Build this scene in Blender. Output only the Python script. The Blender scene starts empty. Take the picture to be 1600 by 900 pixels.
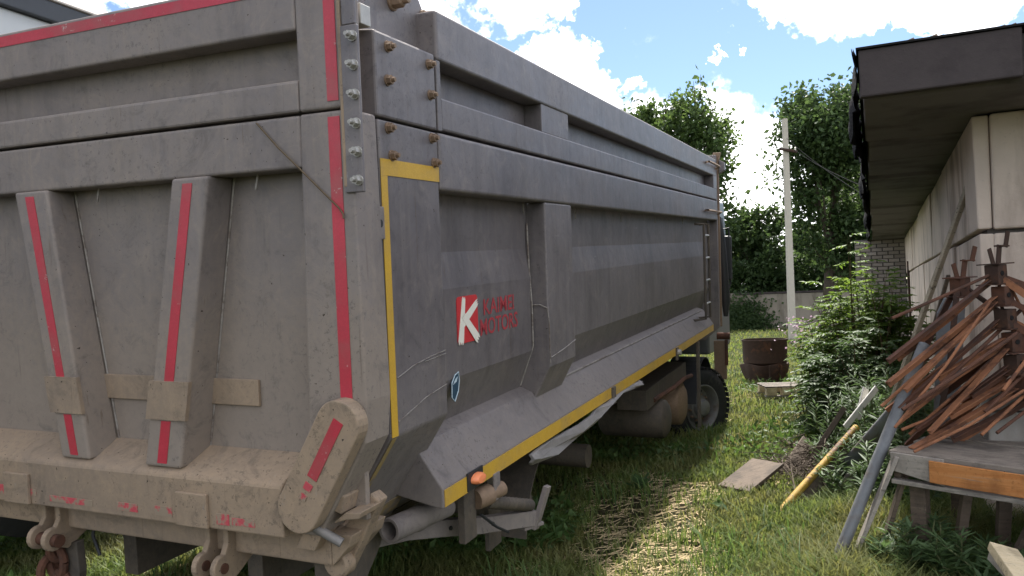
import bpy, bmesh, math, random
import numpy as np
from mathutils import Vector, Matrix
random.seed(7); rng = np.random.default_rng(7)
sc = bpy.context.scene
col = sc.collection
R_ = math.radians

# ------------------------------------------------------------------ camera
EYE = 1.72
FPX = 1258.0
CM = np.array([[0.99935263, -0.03597669, 0.0], [0.00071533, 0.01987031, 0.99980231], [-0.03596958, -0.99915507, 0.01988319]])
cam = bpy.data.objects.new('camera', bpy.data.cameras.new('camera'))
col.objects.link(cam); sc.camera = cam
cam.data.sensor_width = 36.0
cam.data.lens = 36.0 * FPX / 1600.0
cam.data.clip_start = 0.05; cam.data.clip_end = 3000
cx, cy, cz = CM[:, 0], -CM[:, 1], -CM[:, 2]
cam.matrix_world = Matrix(((cx[0], cy[0], cz[0], 0), (cx[1], cy[1], cz[1], 0), (cx[2], cy[2], cz[2], EYE), (0, 0, 0, 1)))

# ------------------------------------------------------------------ sky + sun
SUN_AZ, SUN_EL = R_(19), R_(54)          # azimuth clockwise from +Y
SUN_STRENGTH, SKY_STRENGTH, EXPOSURE = 3.5, 0.050, 1.76
world = bpy.data.worlds.new('World'); sc.world = world; world.use_nodes = True
nt = world.node_tree; N = nt.nodes; L = nt.links
N.clear()
out = N.new('ShaderNodeOutputWorld')
bg_sky = N.new('ShaderNodeBackground'); bg_cl = N.new('ShaderNodeBackground')
sky = N.new('ShaderNodeTexSky'); sky.sky_type = 'NISHITA'; sky.sun_disc = False
sky.sun_elevation = SUN_EL; sky.sun_rotation = SUN_AZ
sky.air_density = 1.0; sky.dust_density = 0.3; sky.ozone_density = 3.0
bg_sky.inputs['Strength'].default_value = SKY_STRENGTH
L.new(sky.outputs[0], bg_sky.inputs['Color'])
tc = N.new('ShaderNodeTexCoord')
def wmath(op, a, b=None, c=None, clamp=False):
    n = N.new('ShaderNodeMath'); n.operation = op; n.use_clamp = clamp
    for i, v in enumerate((a, b, c)):
        if v is None: continue
        if isinstance(v, (int, float)): n.inputs[i].default_value = v
        else: L.new(v, n.inputs[i])
    return n.outputs[0]
def wwarp():
    v = tc.outputs['Generated']
    for scale, amp, off in ((9.0, .085, (3.1, .2, 1.0)), (27.0, .045, (.4, 5.2, 2.0)), (80.0, .018, (1.4, 2.2, 7.0))):
        m = N.new('ShaderNodeMapping'); m.inputs['Location'].default_value = off; L.new(tc.outputs['Generated'], m.inputs[0])
        n = N.new('ShaderNodeTexNoise'); n.inputs['Scale'].default_value = scale; n.inputs['Detail'].default_value = 5; n.inputs['Roughness'].default_value = .6; L.new(m.outputs[0], n.inputs['Vector'])
        a = N.new('ShaderNodeVectorMath'); a.operation = 'MULTIPLY_ADD'; L.new(n.outputs['Color'], a.inputs[0]); a.inputs[1].default_value = (amp * 2,) * 3; a.inputs[2].default_value = (-amp,) * 3
        b = N.new('ShaderNodeVectorMath'); b.operation = 'ADD'; L.new(v, b.inputs[0]); L.new(a.outputs[0], b.inputs[1]); v = b.outputs[0]
    nn = N.new('ShaderNodeVectorMath'); nn.operation = 'NORMALIZE'; L.new(v, nn.inputs[0]); return nn.outputs[0]
WARP = wwarp()
def wdot(v):
    n = N.new('ShaderNodeVectorMath'); n.operation = 'DOT_PRODUCT'
    L.new(WARP, n.inputs[0]); n.inputs[1].default_value = v
    return n.outputs['Value']
def wnoise(scale, detail, rough, stretch=(1, 1, 1), off=(0, 0, 0)):
    m = N.new('ShaderNodeMapping'); m.inputs['Scale'].default_value = stretch; m.inputs['Location'].default_value = off
    L.new(tc.outputs['Generated'], m.inputs[0])
    n = N.new('ShaderNodeTexNoise'); n.inputs['Scale'].default_value = scale
    n.inputs['Detail'].default_value = detail; n.inputs['Roughness'].default_value = rough
    L.new(m.outputs[0], n.inputs['Vector']); return n.outputs['Fac']
def pxdir(x, y):
    v = CM @ np.array([x - 800, y - 450, FPX]); v = v / np.linalg.norm(v); return tuple(v)
# cumulus banks: each is a broad mass in the sky whose edge the noise breaks up
CLOUDS = [((915, 140), 4.2), ((870, 92), 2.2), ((985, 108), 1.6), ((1005, 235), 5.2), ((1125, 285), 7.0), ((1200, 400), 7.5), ((800, 0), 3.4), ((690, -15), 4.4), ((865, 5), 2.2),
          ((1200, -10), 2.6), ((1290, -25), 3.6), ((1370, -35), 3.8), ((1440, 15), 2.0), ((1500, -20), 2.6), ((1575, 0), 2.8), ((330, -40), 5.0), ((80, -20), 6.0), ((1310, 340), 6.0), ((931, 73), .9), ((1122, 100), .8), ((1140, 86), .6)]
CLEAR = [((1100, 60), 7.0), ((1240, 110), 6.0), ((1030, 0), 5.0), ((760, 75), 3.5), ((1400, 80), 4.0), ((1520, 60), 3.0)]
def wblob(p, rad):
    n = N.new('ShaderNodeMapRange'); n.interpolation_type = 'SMOOTHSTEP'
    L.new(wdot(pxdir(*p)), n.inputs['Value'])
    n.inputs['From Min'].default_value = math.cos(R_(rad)); n.inputs['From Max'].default_value = 1.0
    return n.outputs[0]
gen = N.new('ShaderNodeMapRange'); gen.interpolation_type = 'SMOOTHSTEP'
L.new(wnoise(2.6, 5, .55, (1, 1, 1.4), (.7, .2, 4.1)), gen.inputs['Value'])
gen.inputs['From Min'].default_value = .44; gen.inputs['From Max'].default_value = .58; gen.inputs['To Max'].default_value = .8
mass = gen.outputs[0]
for (p, rad) in CLEAR: mass = wmath('SUBTRACT', mass, wmath('MULTIPLY', wblob(p, rad), 1.6))
mass = wmath('MAXIMUM', mass, 0.0)
for (p, rad) in CLOUDS: mass = wmath('MAXIMUM', mass, wblob(p, rad))
n1 = wnoise(11.0, 8, 0.55, (1, 1, 1.3), (0.3, 1.7, 0.2))
n2 = wnoise(34.0, 6, 0.6, (1, 1, 1.2), (2.1, .4, .9))
dens = wmath('ADD', mass, wmath('ADD', wmath('MULTIPLY', wmath('SUBTRACT', n1, .5), 1.25), wmath('MULTIPLY', wmath('SUBTRACT', n2, .5), .7)))
cov = N.new('ShaderNodeMapRange'); cov.interpolation_type = 'SMOOTHSTEP'
L.new(dens, cov.inputs['Value']); cov.inputs['From Min'].default_value = .14; cov.inputs['From Max'].default_value = .82
shade = N.new('ShaderNodeMapRange'); L.new(wnoise(5, 5, .5, (1, 1, 2), (5, 1, 3)), shade.inputs['Value'])
shade.inputs['From Min'].default_value = .35; shade.inputs['From Max'].default_value = .65
cmix = N.new('ShaderNodeMix'); cmix.data_type = 'RGBA'
L.new(shade.outputs[0], cmix.inputs['Factor'])
cmix.inputs['A'].default_value = (.55, .56, .62, 1); cmix.inputs['B'].default_value = (1, .98, .96, 1)
L.new(cmix.outputs['Result'], bg_cl.inputs['Color']); bg_cl.inputs['Strength'].default_value = 1.15
mx = N.new('ShaderNodeMixShader')
L.new(cov.outputs[0], mx.inputs[0]); L.new(bg_sky.outputs[0], mx.inputs[1]); L.new(bg_cl.outputs[0], mx.inputs[2])
L.new(mx.outputs[0], out.inputs['Surface'])

sun = bpy.data.objects.new('sun', bpy.data.lights.new('sun', 'SUN')); col.objects.link(sun)
sun.data.energy = SUN_STRENGTH; sun.data.angle = R_(3); sun.data.color = (1, .95, .87)
sd = Vector((math.sin(SUN_AZ) * math.cos(SUN_EL), math.cos(SUN_AZ) * math.cos(SUN_EL), math.sin(SUN_EL)))
sun.rotation_euler = (-sd).to_track_quat('-Z', 'Y').to_euler()
vs = sc.view_settings
vs.view_transform = 'Standard'; vs.look = 'None'; vs.exposure = EXPOSURE; vs.gamma = 1.0; vs.use_curve_mapping = False
sc.cycles.max_bounces = 6; sc.cycles.transparent_max_bounces = 6

# ------------------------------------------------------------------ helpers
def at(px, py, D):
    """world point at distance D ahead, in the photograph's direction px,py"""
    w = CM @ np.array([(px - 800) / FPX, (py - 450) / FPX, 1.0]); w = w * (D / w[1])
    return Vector((w[0], w[1], w[2] + EYE))
def grd(px, py, z=0.0):
    w = CM @ np.array([(px - 800) / FPX, (py - 450) / FPX, 1.0]); w = w * ((z - EYE) / w[2])
    return Vector((w[0], w[1], z))

class MB:
    def __init__(s): s.v = []; s.f = []
    def add(s, vs, fs):
        b = len(s.v); s.v += [tuple(v) for v in vs]; s.f += [tuple(i + b for i in f) for f in fs]; return s
    def obox(s, c, ax, ay, az):
        c, ax, ay, az = Vector(c), Vector(ax), Vector(ay), Vector(az)
        vs = [c + ax * i + ay * j + az * k for k in (-1, 1) for j in (-1, 1) for i in (-1, 1)]
        return s.add(vs, [(0, 2, 3, 1), (4, 5, 7, 6), (0, 1, 5, 4), (2, 6, 7, 3), (0, 4, 6, 2), (1, 3, 7, 5)])
    def box(s, a, b):
        a, b = Vector(a), Vector(b); c = (a + b) / 2; h = (b - a) / 2
        return s.obox(c, (h.x, 0, 0), (0, h.y, 0), (0, 0, h.z))
    def bar(s, p, q, w, h, up=(0, 0, 1)):
        p, q = Vector(p), Vector(q); d = (q - p); u = Vector(up); x = d.cross(u).normalized(); y = x.cross(d).normalized()
        return s.obox((p + q) / 2, x * w / 2, d / 2, y * h / 2)
    def prism(s, poly, axis, a0, a1):
        n = len(poly)
        def P(p, a): return {'x': (a, p[0], p[1]), 'y': (p[0], a, p[1]), 'z': (p[0], p[1], a)}[axis]
        vs = [P(p, a0) for p in poly] + [P(p, a1) for p in poly]
        fs = [tuple(range(n))[::-1], tuple(range(n, 2 * n))] + [(i, (i + 1) % n, n + (i + 1) % n, n + i) for i in range(n)]
        return s.add(vs, fs)
    def tube(s, pts, r, n=10, cap=True):
        pts = [Vector(p) for p in pts]; m = len(pts)
        rs = r if isinstance(r, (list, tuple)) else [r] * m
        b = len(s.v); prev = None
        for i, p in enumerate(pts):
            d = (pts[min(i + 1, m - 1)] - pts[max(i - 1, 0)]).normalized()
            if prev is None: x = d.orthogonal().normalized()
            else: x = (prev - d * prev.dot(d)).normalized()
            prev = x; y = d.cross(x)
            for k in range(n):
                a = 2 * math.pi * k / n; s.v.append(tuple(p + (x * math.cos(a) + y * math.sin(a)) * rs[i]))
        for i in range(m - 1):
            for k in range(n):
                k2 = (k + 1) % n; s.f.append((b + i * n + k, b + i * n + k2, b + (i + 1) * n + k2, b + (i + 1) * n + k))
        if cap: s.f.append(tuple(b + k for k in range(n))[::-1]); s.f.append(tuple(b + (m - 1) * n + k for k in range(n)))
        return s
    def lathe(s, prof, c, axis, n=32):
        """prof: (distance along axis, radius); closed where radius is 0"""
        c, ax = Vector(c), Vector(axis).normalized(); x = ax.orthogonal().normalized(); y = ax.cross(x)
        b = len(s.v)
        for (h, r) in prof:
            for k in range(n):
                a = 2 * math.pi * k / n; s.v.append(tuple(c + ax * h + (x * math.cos(a) + y * math.sin(a)) * r))
        for i in range(len(prof) - 1):
            for k in range(n):
                k2 = (k + 1) % n; s.f.append((b + i * n + k, b + i * n + k2, b + (i + 1) * n + k2, b + (i + 1) * n + k))
        return s
    def build(s, name, mat, parent=None, bevel=0.0, smooth=False, loc=None, seg=2, fixn=True):
        me = bpy.data.meshes.new(name); me.from_pydata(s.v, [], s.f)
        if fixn:
            bm = bmesh.new(); bm.from_mesh(me)
            bmesh.ops.remove_doubles(bm, verts=bm.verts, dist=1e-6)
            bmesh.ops.recalc_face_normals(bm, faces=bm.faces); bm.to_mesh(me); bm.free()
        o = bpy.data.objects.new(name, me); col.objects.link(o)
        if mat: me.materials.append(MAT[mat])
        if smooth:
            me.polygons.foreach_set('use_smooth', [True] * len(me.polygons)); me.set_sharp_from_angle(angle=R_(38))
        if bevel:
            b = o.modifiers.new('bevel', 'BEVEL'); b.width = bevel; b.segments = seg; b.limit_method = 'ANGLE'; b.angle_limit = R_(28)
        if parent: o.parent = parent
        if loc is not None: o.location = loc
        return o

def tag(o, label, cat, group=None):
    o['label'] = label; o['category'] = cat
    if group: o['group'] = group
    return o
def empty(name, loc=(0, 0, 0), rz=0):
    o = bpy.data.objects.new(name, None); col.objects.link(o); o.location = loc; o.rotation_euler = (0, 0, rz); o.empty_display_size = .2; return o
def np_mesh(name, V, F, mat, parent=None, smooth=False):
    """V (n,3) float array, F list of (k,m) int arrays of quads or tris"""
    me = bpy.data.meshes.new(name)
    me.vertices.add(len(V)); me.vertices.foreach_set('co', np.ascontiguousarray(V, dtype=np.float32).ravel())
    loops = np.concatenate([f.ravel() for f in F]); cnt = np.concatenate([np.full(len(f), f.shape[1]) for f in F])
    me.loops.add(len(loops)); me.loops.foreach_set('vertex_index', loops.astype(np.int32))
    me.polygons.add(len(cnt)); st = np.concatenate([[0], np.cumsum(cnt)[:-1]])
    me.polygons.foreach_set('loop_start', st.astype(np.int32))
    me.update(calc_edges=True); me.validate()
    if smooth: me.polygons.foreach_set('use_smooth', [True] * len(me.polygons))
    me.materials.append(MAT[mat])
    o = bpy.data.objects.new(name, me); col.objects.link(o)
    if parent: o.parent = parent
    return o
def leaf_mesh(name, P, D, Nn, ln, wd, mat, parent=None, fold=.25):
    """leaves as pointed, folded blades: base, two shoulders, tip, and a mid rib"""
    P = np.asarray(P, float); D = np.asarray(D, float); Nn = np.asarray(Nn, float)
    D /= np.linalg.norm(D, axis=1)[:, None] + 1e-9
    S = np.cross(D, Nn); S /= np.linalg.norm(S, axis=1)[:, None] + 1e-9
    Up = np.cross(S, D)
    ln = np.broadcast_to(np.asarray(ln, float), (len(P),))[:, None]; wd = np.broadcast_to(np.asarray(wd, float), (len(P),))[:, None]
    a = P; m = P + D * ln * .45 - Up * wd * fold; t = P + D * ln - Up * ln * .12
    l = P + D * ln * .42 + S * wd * .5; r = P + D * ln * .42 - S * wd * .5
    V = np.stack([a, l, m, r, t], 1).reshape(-1, 3); b = (np.arange(len(P)) * 5)[:, None]
    F = np.concatenate([b + np.array([0, 2, 1]), b + np.array([0, 3, 2]), b + np.array([1, 2, 4]), b + np.array([2, 3, 4])])
    return np_mesh(name, V, [F], mat, parent)
def rdirs(n, zbias=0.0):
    d = rng.normal(size=(n, 3)); d[:, 2] += zbias; return d / np.linalg.norm(d, axis=1)[:, None]

# ------------------------------------------------------------------ materials
MAT = {}
BASE = Vector((-1.31, 3.5, -1.05))     # the truck's base in its own right/forward/up measures
TRUCK = empty('dump_truck')      # the root is needed by the dust shaders (they use the truck's own axes)
class Sh:
    def __init__(s, name):
        m = bpy.data.materials.new(name); m.use_nodes = True; s.m = m; s.t = m.node_tree; s.N = s.t.nodes; s.L = s.t.links
        s.b = s.N['Principled BSDF']; MAT[name] = m
        s.tc = s.N.new('ShaderNodeTexCoord')
    def set(s, k, v):
        if hasattr(v, 'links') or hasattr(v, 'is_output'): s.L.new(v, s.b.inputs[k])
        else: s.b.inputs[k].default_value = v
    def coord(s, kind='Object', scale=(1, 1, 1), obj=None):
        t = s.tc
        if obj is not None: t = s.N.new('ShaderNodeTexCoord'); t.object = obj
        m = s.N.new('ShaderNodeMapping'); m.inputs['Scale'].default_value = scale; s.L.new(t.outputs[kind], m.inputs[0]); return m.outputs[0]
    def noise(s, scale, detail=6, rough=.6, vec=None, dist=0):
        n = s.N.new('ShaderNodeTexNoise'); n.inputs['Scale'].default_value = scale; n.inputs['Detail'].default_value = detail
        n.inputs['Roughness'].default_value = rough; n.inputs['Distortion'].default_value = dist
        s.L.new(vec if vec is not None else s.tc.outputs['Object'], n.inputs['Vector']); return n.outputs['Fac']
    def rng(s, v, a, b, c=0., d=1., smooth=False):
        n = s.N.new('ShaderNodeMapRange'); n.interpolation_type = 'SMOOTHSTEP' if smooth else 'LINEAR'; s.L.new(v, n.inputs['Value'])
        for k, x in zip(('From Min', 'From Max', 'To Min', 'To Max'), (a, b, c, d)): n.inputs[k].default_value = x
        return n.outputs[0]
    def math(s, op, a, b=0.0):
        n = s.N.new('ShaderNodeMath'); n.operation = op
        for i, v in enumerate((a, b)):
            if isinstance(v, (int, float)): n.inputs[i].default_value = v
            else: s.L.new(v, n.inputs[i])
        return n.outputs[0]
    def mix(s, f, a, b):
        n = s.N.new('ShaderNodeMix'); n.data_type = 'RGBA'
        for k, v in (('Factor', f), ('A', a), ('B', b)):
            if isinstance(v, (int, float)): n.inputs[k].default_value = v
            elif isinstance(v, tuple): n.inputs[k].default_value = (*v, 1)
            else: s.L.new(v, n.inputs[k])
        return n.outputs['Result']
    def bump(s, h, strength=.3, dist=.01):
        n = s.N.new('ShaderNodeBump'); n.inputs['Strength'].default_value = strength; n.inputs['Distance'].default_value = dist
        s.L.new(h, n.inputs['Height']); s.L.new(n.outputs[0], s.b.inputs['Normal'])
    def sep(s, vec, i):
        n = s.N.new('ShaderNodeSeparateXYZ'); s.L.new(vec, n.inputs[0]); return n.outputs[i]

def truck_paint(name, base, base2, dust, dmin, dmax, top_dust=0.0, rough=.42, mud_u=-9):
    s = Sh(name); v = s.coord('Object', obj=TRUCK)
    big = s.noise(1.3, 8, .65, v); fine = s.noise(28, 8, .7, v)
    st = s.noise(1.0, 7, .62, s.coord('Object', (9, 9, .7), TRUCK))
    c = s.mix(s.rng(big, .35, .65), base, base2)
    c = s.mix(s.rng(st, .50, .70, 0, .55), c, tuple(x * .55 for x in base)); c = s.mix(s.rng(s.noise(1.0, 6, .65, s.coord('Object', (22, 22, 1.1), TRUCK)), .56, .72, 0, .45), c, tuple(x * .85 for x in dust))
    dfac = s.rng(s.math('ADD', s.math('MULTIPLY', big, .55), s.math('MULTIPLY', fine, .45)), .36, .66, dmin, dmax)
    z = s.math('ADD', s.sep(v, 2), BASE.z)
    low = s.rng(z, mud_u + .55, mud_u - .15, 0, .8, True)
    dfac = s.math('MINIMUM', s.math('ADD', dfac, s.math('MULTIPLY', low, s.rng(fine, .3, .6, .75, 1.15))), .96)
    # dust settles on faces that look up
    g = s.N.new('ShaderNodeNewGeometry'); nz = s.sep(g.outputs['True Normal'], 2)
    upf = s.math('MULTIPLY', s.rng(nz, .25, .8, 0, .55, True), s.rng(fine, .3, .7, .6, 1.2))
    dfac = s.math('MINIMUM', s.math('MAXIMUM', dfac, upf), .96)
    c = s.mix(dfac, c, s.mix(fine, tuple(x * .8 for x in dust), dust))
    # small chips and light scuffs
    blot = s.noise(5.5, 10, .78, v, .8); c = s.mix(s.rng(blot, .52, .66, 0, .5), c, dust); c = s.mix(s.rng(blot, .46, .34, 0, .48), c, tuple(x * .55 for x in base)); spk = s.noise(34, 5, .8, v); c = s.mix(s.math('MULTIPLY', s.rng(spk, .56, .62, 0, .5), s.rng(big, .45, .6)), c, tuple(x * .5 for x in base))
    run = s.noise(1.0, 5, .6, s.coord('Object', (34, 34, 1.6), TRUCK)); c = s.mix(s.rng(run, .64, .72, 0, .5), c, (.12, .085, .062))
    chip = s.noise(60, 3, .5, v); c = s.mix(s.rng(chip, .71, .74), c, (.05, .035, .028))
    scuf = s.noise(1, 4, .6, s.coord('Object', (70, 3, 14), TRUCK)); c = s.mix(s.rng(scuf, .70, .76, 0, .5), c, (.34, .31, .29))
    s.set('Base Color', c); s.set('Metallic', .25)
    s.set('Roughness', s.rng(dfac, 0, .9, rough, .88))
    s.bump(s.math('ADD', s.math('MULTIPLY', fine, .25), s.math('MULTIPLY', s.noise(2.6, 3, .5, v), 2.6)), .32, .014)
truck_paint('paint_side', (.127, .113, .119), (.170, .153, .158), (.25, .216, .195), .0, .35, mud_u=.0)
truck_paint('paint_tail', (.172, .149, .146), (.222, .195, .189), (.31, .256, .212), .05, .6, mud_u=.72, rough=.5)
truck_paint('paint_mud', (.20, .16, .13), (.26, .205, .155), (.40, .295, .20), .30, .97, rough=.7)
truck_paint('chassis', (.045, .041, .039), (.075, .067, .06), (.17, .135, .10), .1, .8, rough=.6)

def plain(name, colr, rough=.6, metal=0., var=.25, scale=12, bumps=.15, alt=None, altr=(.55, .7), spec=.4, vec=None):
    s = Sh(name); n = s.noise(scale, 8, .65); n2 = s.noise(scale * .2, 4, .6)
    c = s.mix(n, tuple(x * (1 - var) for x in colr), tuple(min(1, x * (1 + var)) for x in colr))
    if alt: c = s.mix(s.rng(s.math('ADD', s.math('MULTIPLY', n2, .6), s.math('MULTIPLY', n, .4)), *altr), c, alt)
    s.set('Base Color', c); s.set('Roughness', rough); s.set('Metallic', metal); s.set('Specular IOR Level', spec)
    if bumps: s.bump(n, bumps, .01)
    return s
def tape(name, c1, c2, worn, dirt):
    s = Sh(name); v = s.coord('Object', obj=TRUCK); n = s.noise(30, 8, .7, v); big = s.noise(4, 5, .6, v); cell = s.N.new('ShaderNodeTexVoronoi'); cell.inputs['Scale'].default_value = 120; s.L.new(v, cell.inputs['Vector'])
    c = s.mix(s.rng(big, .35, .65), c1, c2); c = s.mix(s.rng(cell.outputs['Distance'], .3, .6, 0, .22), c, tuple(x * .6 for x in c1))
    c = s.mix(s.rng(big, .5, .75, .0, .45), c, dirt); c = s.mix(s.rng(s.math('ADD', s.math('MULTIPLY', n, .6), s.math('MULTIPLY', big, .4)), .60, .64), c, worn)
    s.set('Base Color', c); s.set('Roughness', s.rng(n, .3, .7, .28, .55)); s.bump(n, .08, .01)
tape('red_tape', (.50, .035, .06), (.38, .03, .045), (.45, .38, .35), (.30, .15, .13))
tape('yellow_tape', (.60, .36, .04), (.50, .30, .045), (.25, .2, .15), (.38, .27, .12))
plain('red_faded', (.48, .07, .085), .6, var=.3, scale=45, alt=(.27, .21, .15), altr=(.47, .53))
plain('yellow_faded', (.30, .215, .08), .7, var=.2, scale=40, alt=(.19, .155, .12), altr=(.44, .56))
plain('logo_red', (.50, .03, .035), .5, var=.12, scale=30, bumps=0)
plain('letter_red', (.36, .04, .05), .55, var=.2, scale=70, alt=(.16, .12, .12), altr=(.58, .66), bumps=0)
plain('logo_white', (.72, .69, .60), .55, var=.08, scale=30, bumps=0)
plain('sticker_blue', (.02, .055, .09), .5, var=.4, scale=80, bumps=0)
plain('sticker_pale', (.45, .55, .6), .5, var=.2, scale=80, bumps=0)
plain('bolt_zinc', (.36, .34, .31), .5, .5, var=.3, scale=40)
plain('bolt_rust', (.22, .15, .10), .7, .2, var=.4, scale=40)
plain('weld', (.29, .265, .24), .65, .2, var=.5, scale=50, alt=(.15, .12, .10), altr=(.48, .58))
plain('bare_steel', (.42, .40, .37), .5, .4, var=.25, scale=25, alt=(.25, .13, .06), altr=(.60, .7))
plain('galvanised', (.165, .172, .182), .65, .2, var=.45, scale=16, alt=(.12, .095, .075), altr=(.50, .64), bumps=.3)
plain('crumpled_alu', (.22, .205, .195), .6, .2, var=.4, scale=10, alt=(.2, .16, .12), altr=(.55, .68))
plain('rust', (.115, .050, .030), .85, .1, var=.55, scale=25, alt=(.055, .03, .022), altr=(.48, .62), bumps=.4)
plain('rust_orange', (.29, .125, .062), .85, .1, var=.45, scale=25, alt=(.10, .045, .028), altr=(.5, .62), bumps=.4)
plain('rust_dark', (.05, .028, .02), .85, .1, var=.5, scale=14, alt=(.12, .05, .025), altr=(.55, .66), bumps=.4)
plain('tyre', (.022, .022, .023), .85, var=.4, scale=20, alt=(.07, .06, .05), altr=(.52, .7))
plain('rim', (.20, .195, .185), .65, .3, var=.4, scale=12, alt=(.11, .07, .045), altr=(.5, .65))
plain('black_plastic', (.02, .021, .023), .55, var=.3, scale=10)
plain('cab_paint', (.155, .165, .175), .35, .2, var=.12, scale=6)
plain('orange_lens', (.9, .28, .12), .25, var=.1, scale=6, bumps=0)
plain('white_body', (.55, .56, .56), .5, var=.08, scale=3)
plain('dark_rail', (.055, .058, .065), .5, var=.2, scale=6)
plain('cream_trim', (.50, .45, .40), .6, var=.1, scale=6)
plain('felt', (.022, .021, .021), 1.0, var=.5, scale=20, bumps=.5, spec=.05)
plain('mortar', (.10, .09, .082), .95, var=.3, scale=30)
plain('pole_concrete', (.45, .41, .345), .9, var=.14, scale=8, bumps=.2)
plain('bark', (.07, .055, .042), .95, var=.45, scale=14, bumps=.6)
plain('stem_green', (.10, .11, .045), .8, var=.3, scale=30)
plain('stem_brown', (.12, .085, .05), .85, var=.3, scale=30)
plain('wire', (.03, .03, .03), 1.0, bumps=0, spec=0)
plain('yellow_pipe', (.40, .25, .04), .7, var=.35, scale=26, alt=(.13, .065, .035), altr=(.46, .54), bumps=.4)
plain('white_board', (.68, .66, .62), .6, var=.12, scale=12)
plain('bark_board', (.11, .085, .065), .95, var=.4, scale=16, bumps=.6)
plain('straw', (.40, .31, .17), .9, var=.35, scale=5, bumps=0)

def wood(name, a, b, axis_scale=(2, 30, 30), crack=(.05, .04, .03)):
    s = Sh(name); g = s.noise(1, 8, .65, s.coord('Object', axis_scale), .6); n = s.noise(5, 5, .6)
    c = s.mix(s.rng(g, .3, .7), a, b); c = s.mix(s.rng(g, .58, .66, 0, .85), c, crack); c = s.mix(s.rng(n, .48, .66, 0, .65), c, tuple(x * .45 for x in a)); c = s.mix(s.rng(s.noise(60, 4, .6), .58, .68, 0, .5), c, tuple(x * .5 for x in a))
    s.set('Base Color', c); s.set('Roughness', .85); s.bump(g, .45, .01)
wood('wood_grey', (.24, .21, .185), (.36, .32, .275))
wood('wood_brown', (.085, .062, .046), (.17, .125, .09))
wood('wood_pale', (.52, .41, .25), (.66, .55, .37))
wood('wood_stick', (.36, .31, .24), (.50, .43, .33))
wood('wood_weathered', (.15, .125, .105), (.27, .23, .19))
wood('wood_orange', (.42, .155, .04), (.50, .225, .075), crack=(.24, .19, .15))

def concrete(name, a, b, stain, srange=(.5, .68), st_scale=(1.2, 1.2, .35)):
    s = Sh(name); g = s.tc
    v = s.coord('Object'); n = s.noise(3, 9, .66, v); f = s.noise(40, 6, .7, v)
    st = s.noise(1.6, 6, .6, s.coord('Object', st_scale))
    c = s.mix(n, a, b); c = s.mix(s.rng(st, *srange, 0, .75), c, stain); c = s.mix(s.rng(f, .62, .72, 0, .5), c, tuple(x * .55 for x in a))
    s.set('Base Color', c); s.set('Roughness', .93); s.set('Specular IOR Level', .2)
    s.bump(s.math('ADD', n, s.math('MULTIPLY', f, .35)), .4, .02)
concrete('panel_concrete', (.52, .425, .355), (.72, .605, .515), (.27, .205, .165), (.48, .64))
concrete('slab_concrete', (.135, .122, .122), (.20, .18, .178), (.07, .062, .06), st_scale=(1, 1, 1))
concrete('tar_and_coping_shade', (.045, .038, .040), (.085, .070, .066), (.025, .02, .02), st_scale=(1, 1, 1))  # tar of the shed fascia, also the painted shade of the fence coping
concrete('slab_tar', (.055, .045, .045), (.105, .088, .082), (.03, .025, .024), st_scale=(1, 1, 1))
concrete('fence_concrete', (.25, .215, .175), (.35, .305, .255), (.14, .12, .09))
concrete('block_concrete', (.27, .25, .235), (.37, .35, .32), (.18, .16, .14))

def bricks_mat():
    s = Sh('brick'); n = s.noise(9, 6, .6); oi = s.N.new('ShaderNodeObjectInfo')
    c = s.mix(oi.outputs['Random'], (.24, .205, .175), (.36, .31, .27)); c = s.mix(s.rng(n, .5, .7, 0, .6), c, (.15, .12, .10))
    s.set('Base Color', c); s.set('Roughness', .95); s.bump(n, .4, .01)
bricks_mat()

def foliage(name, a, b, c3=None, trans=.35, rough=.55):
    s = Sh(name); g = s.N.new('ShaderNodeNewGeometry'); rnd = g.outputs['Random Per Island']
    n = s.noise(1.4, 3, .5, s.coord('Object'))
    c = s.mix(rnd, a, b)
    c = s.mix(s.rng(n, .4, .62, 0, .6), c, c3 or tuple(x * .6 for x in a))
    s.set('Base Color', c); s.set('Roughness', rough); s.set('Specular IOR Level', .25)
    tr = s.N.new('ShaderNodeBsdfTranslucent'); ms = s.N.new('ShaderNodeMixShader'); ms.inputs[0].default_value = trans
    br = s.N.new('ShaderNodeHueSaturation'); br.inputs['Value'].default_value = 1.5; br.inputs['Saturation'].default_value = 1.1; br.inputs['Hue'].default_value = .485
    s.L.new(c, br.inputs['Color']); s.L.new(br.outputs[0], tr.inputs['Color'])
    o = s.N['Material Output']; s.L.new(s.b.outputs[0], ms.inputs[1]); s.L.new(tr.outputs[0], ms.inputs[2]); s.L.new(ms.outputs[0], o.inputs['Surface'])
foliage('leaf_dark', (.042, .072, .026), (.075, .118, .042), (.03, .055, .02), .4)
foliage('leaf_mid', (.055, .092, .028), (.095, .145, .048), (.04, .07, .022), .4)
foliage('leaf_bush', (.085, .15, .030), (.17, .25, .058), (.06, .11, .028), .42)
foliage('leaf_weed', (.055, .095, .035), (.095, .150, .062), (.04, .07, .03))
foliage('leaf_grass', (.072, .125, .030), (.16, .20, .060), (.19, .17, .07), .38)
foliage('leaf_ground', (.060, .115, .030), (.11, .175, .055), (.04, .08, .022), .35)
foliage('leaf_dock', (.06, .11, .045), (.085, .14, .06), None, .25)
foliage('flower', (.45, .30, .40), (.6, .5, .55), None, .3)

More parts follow.
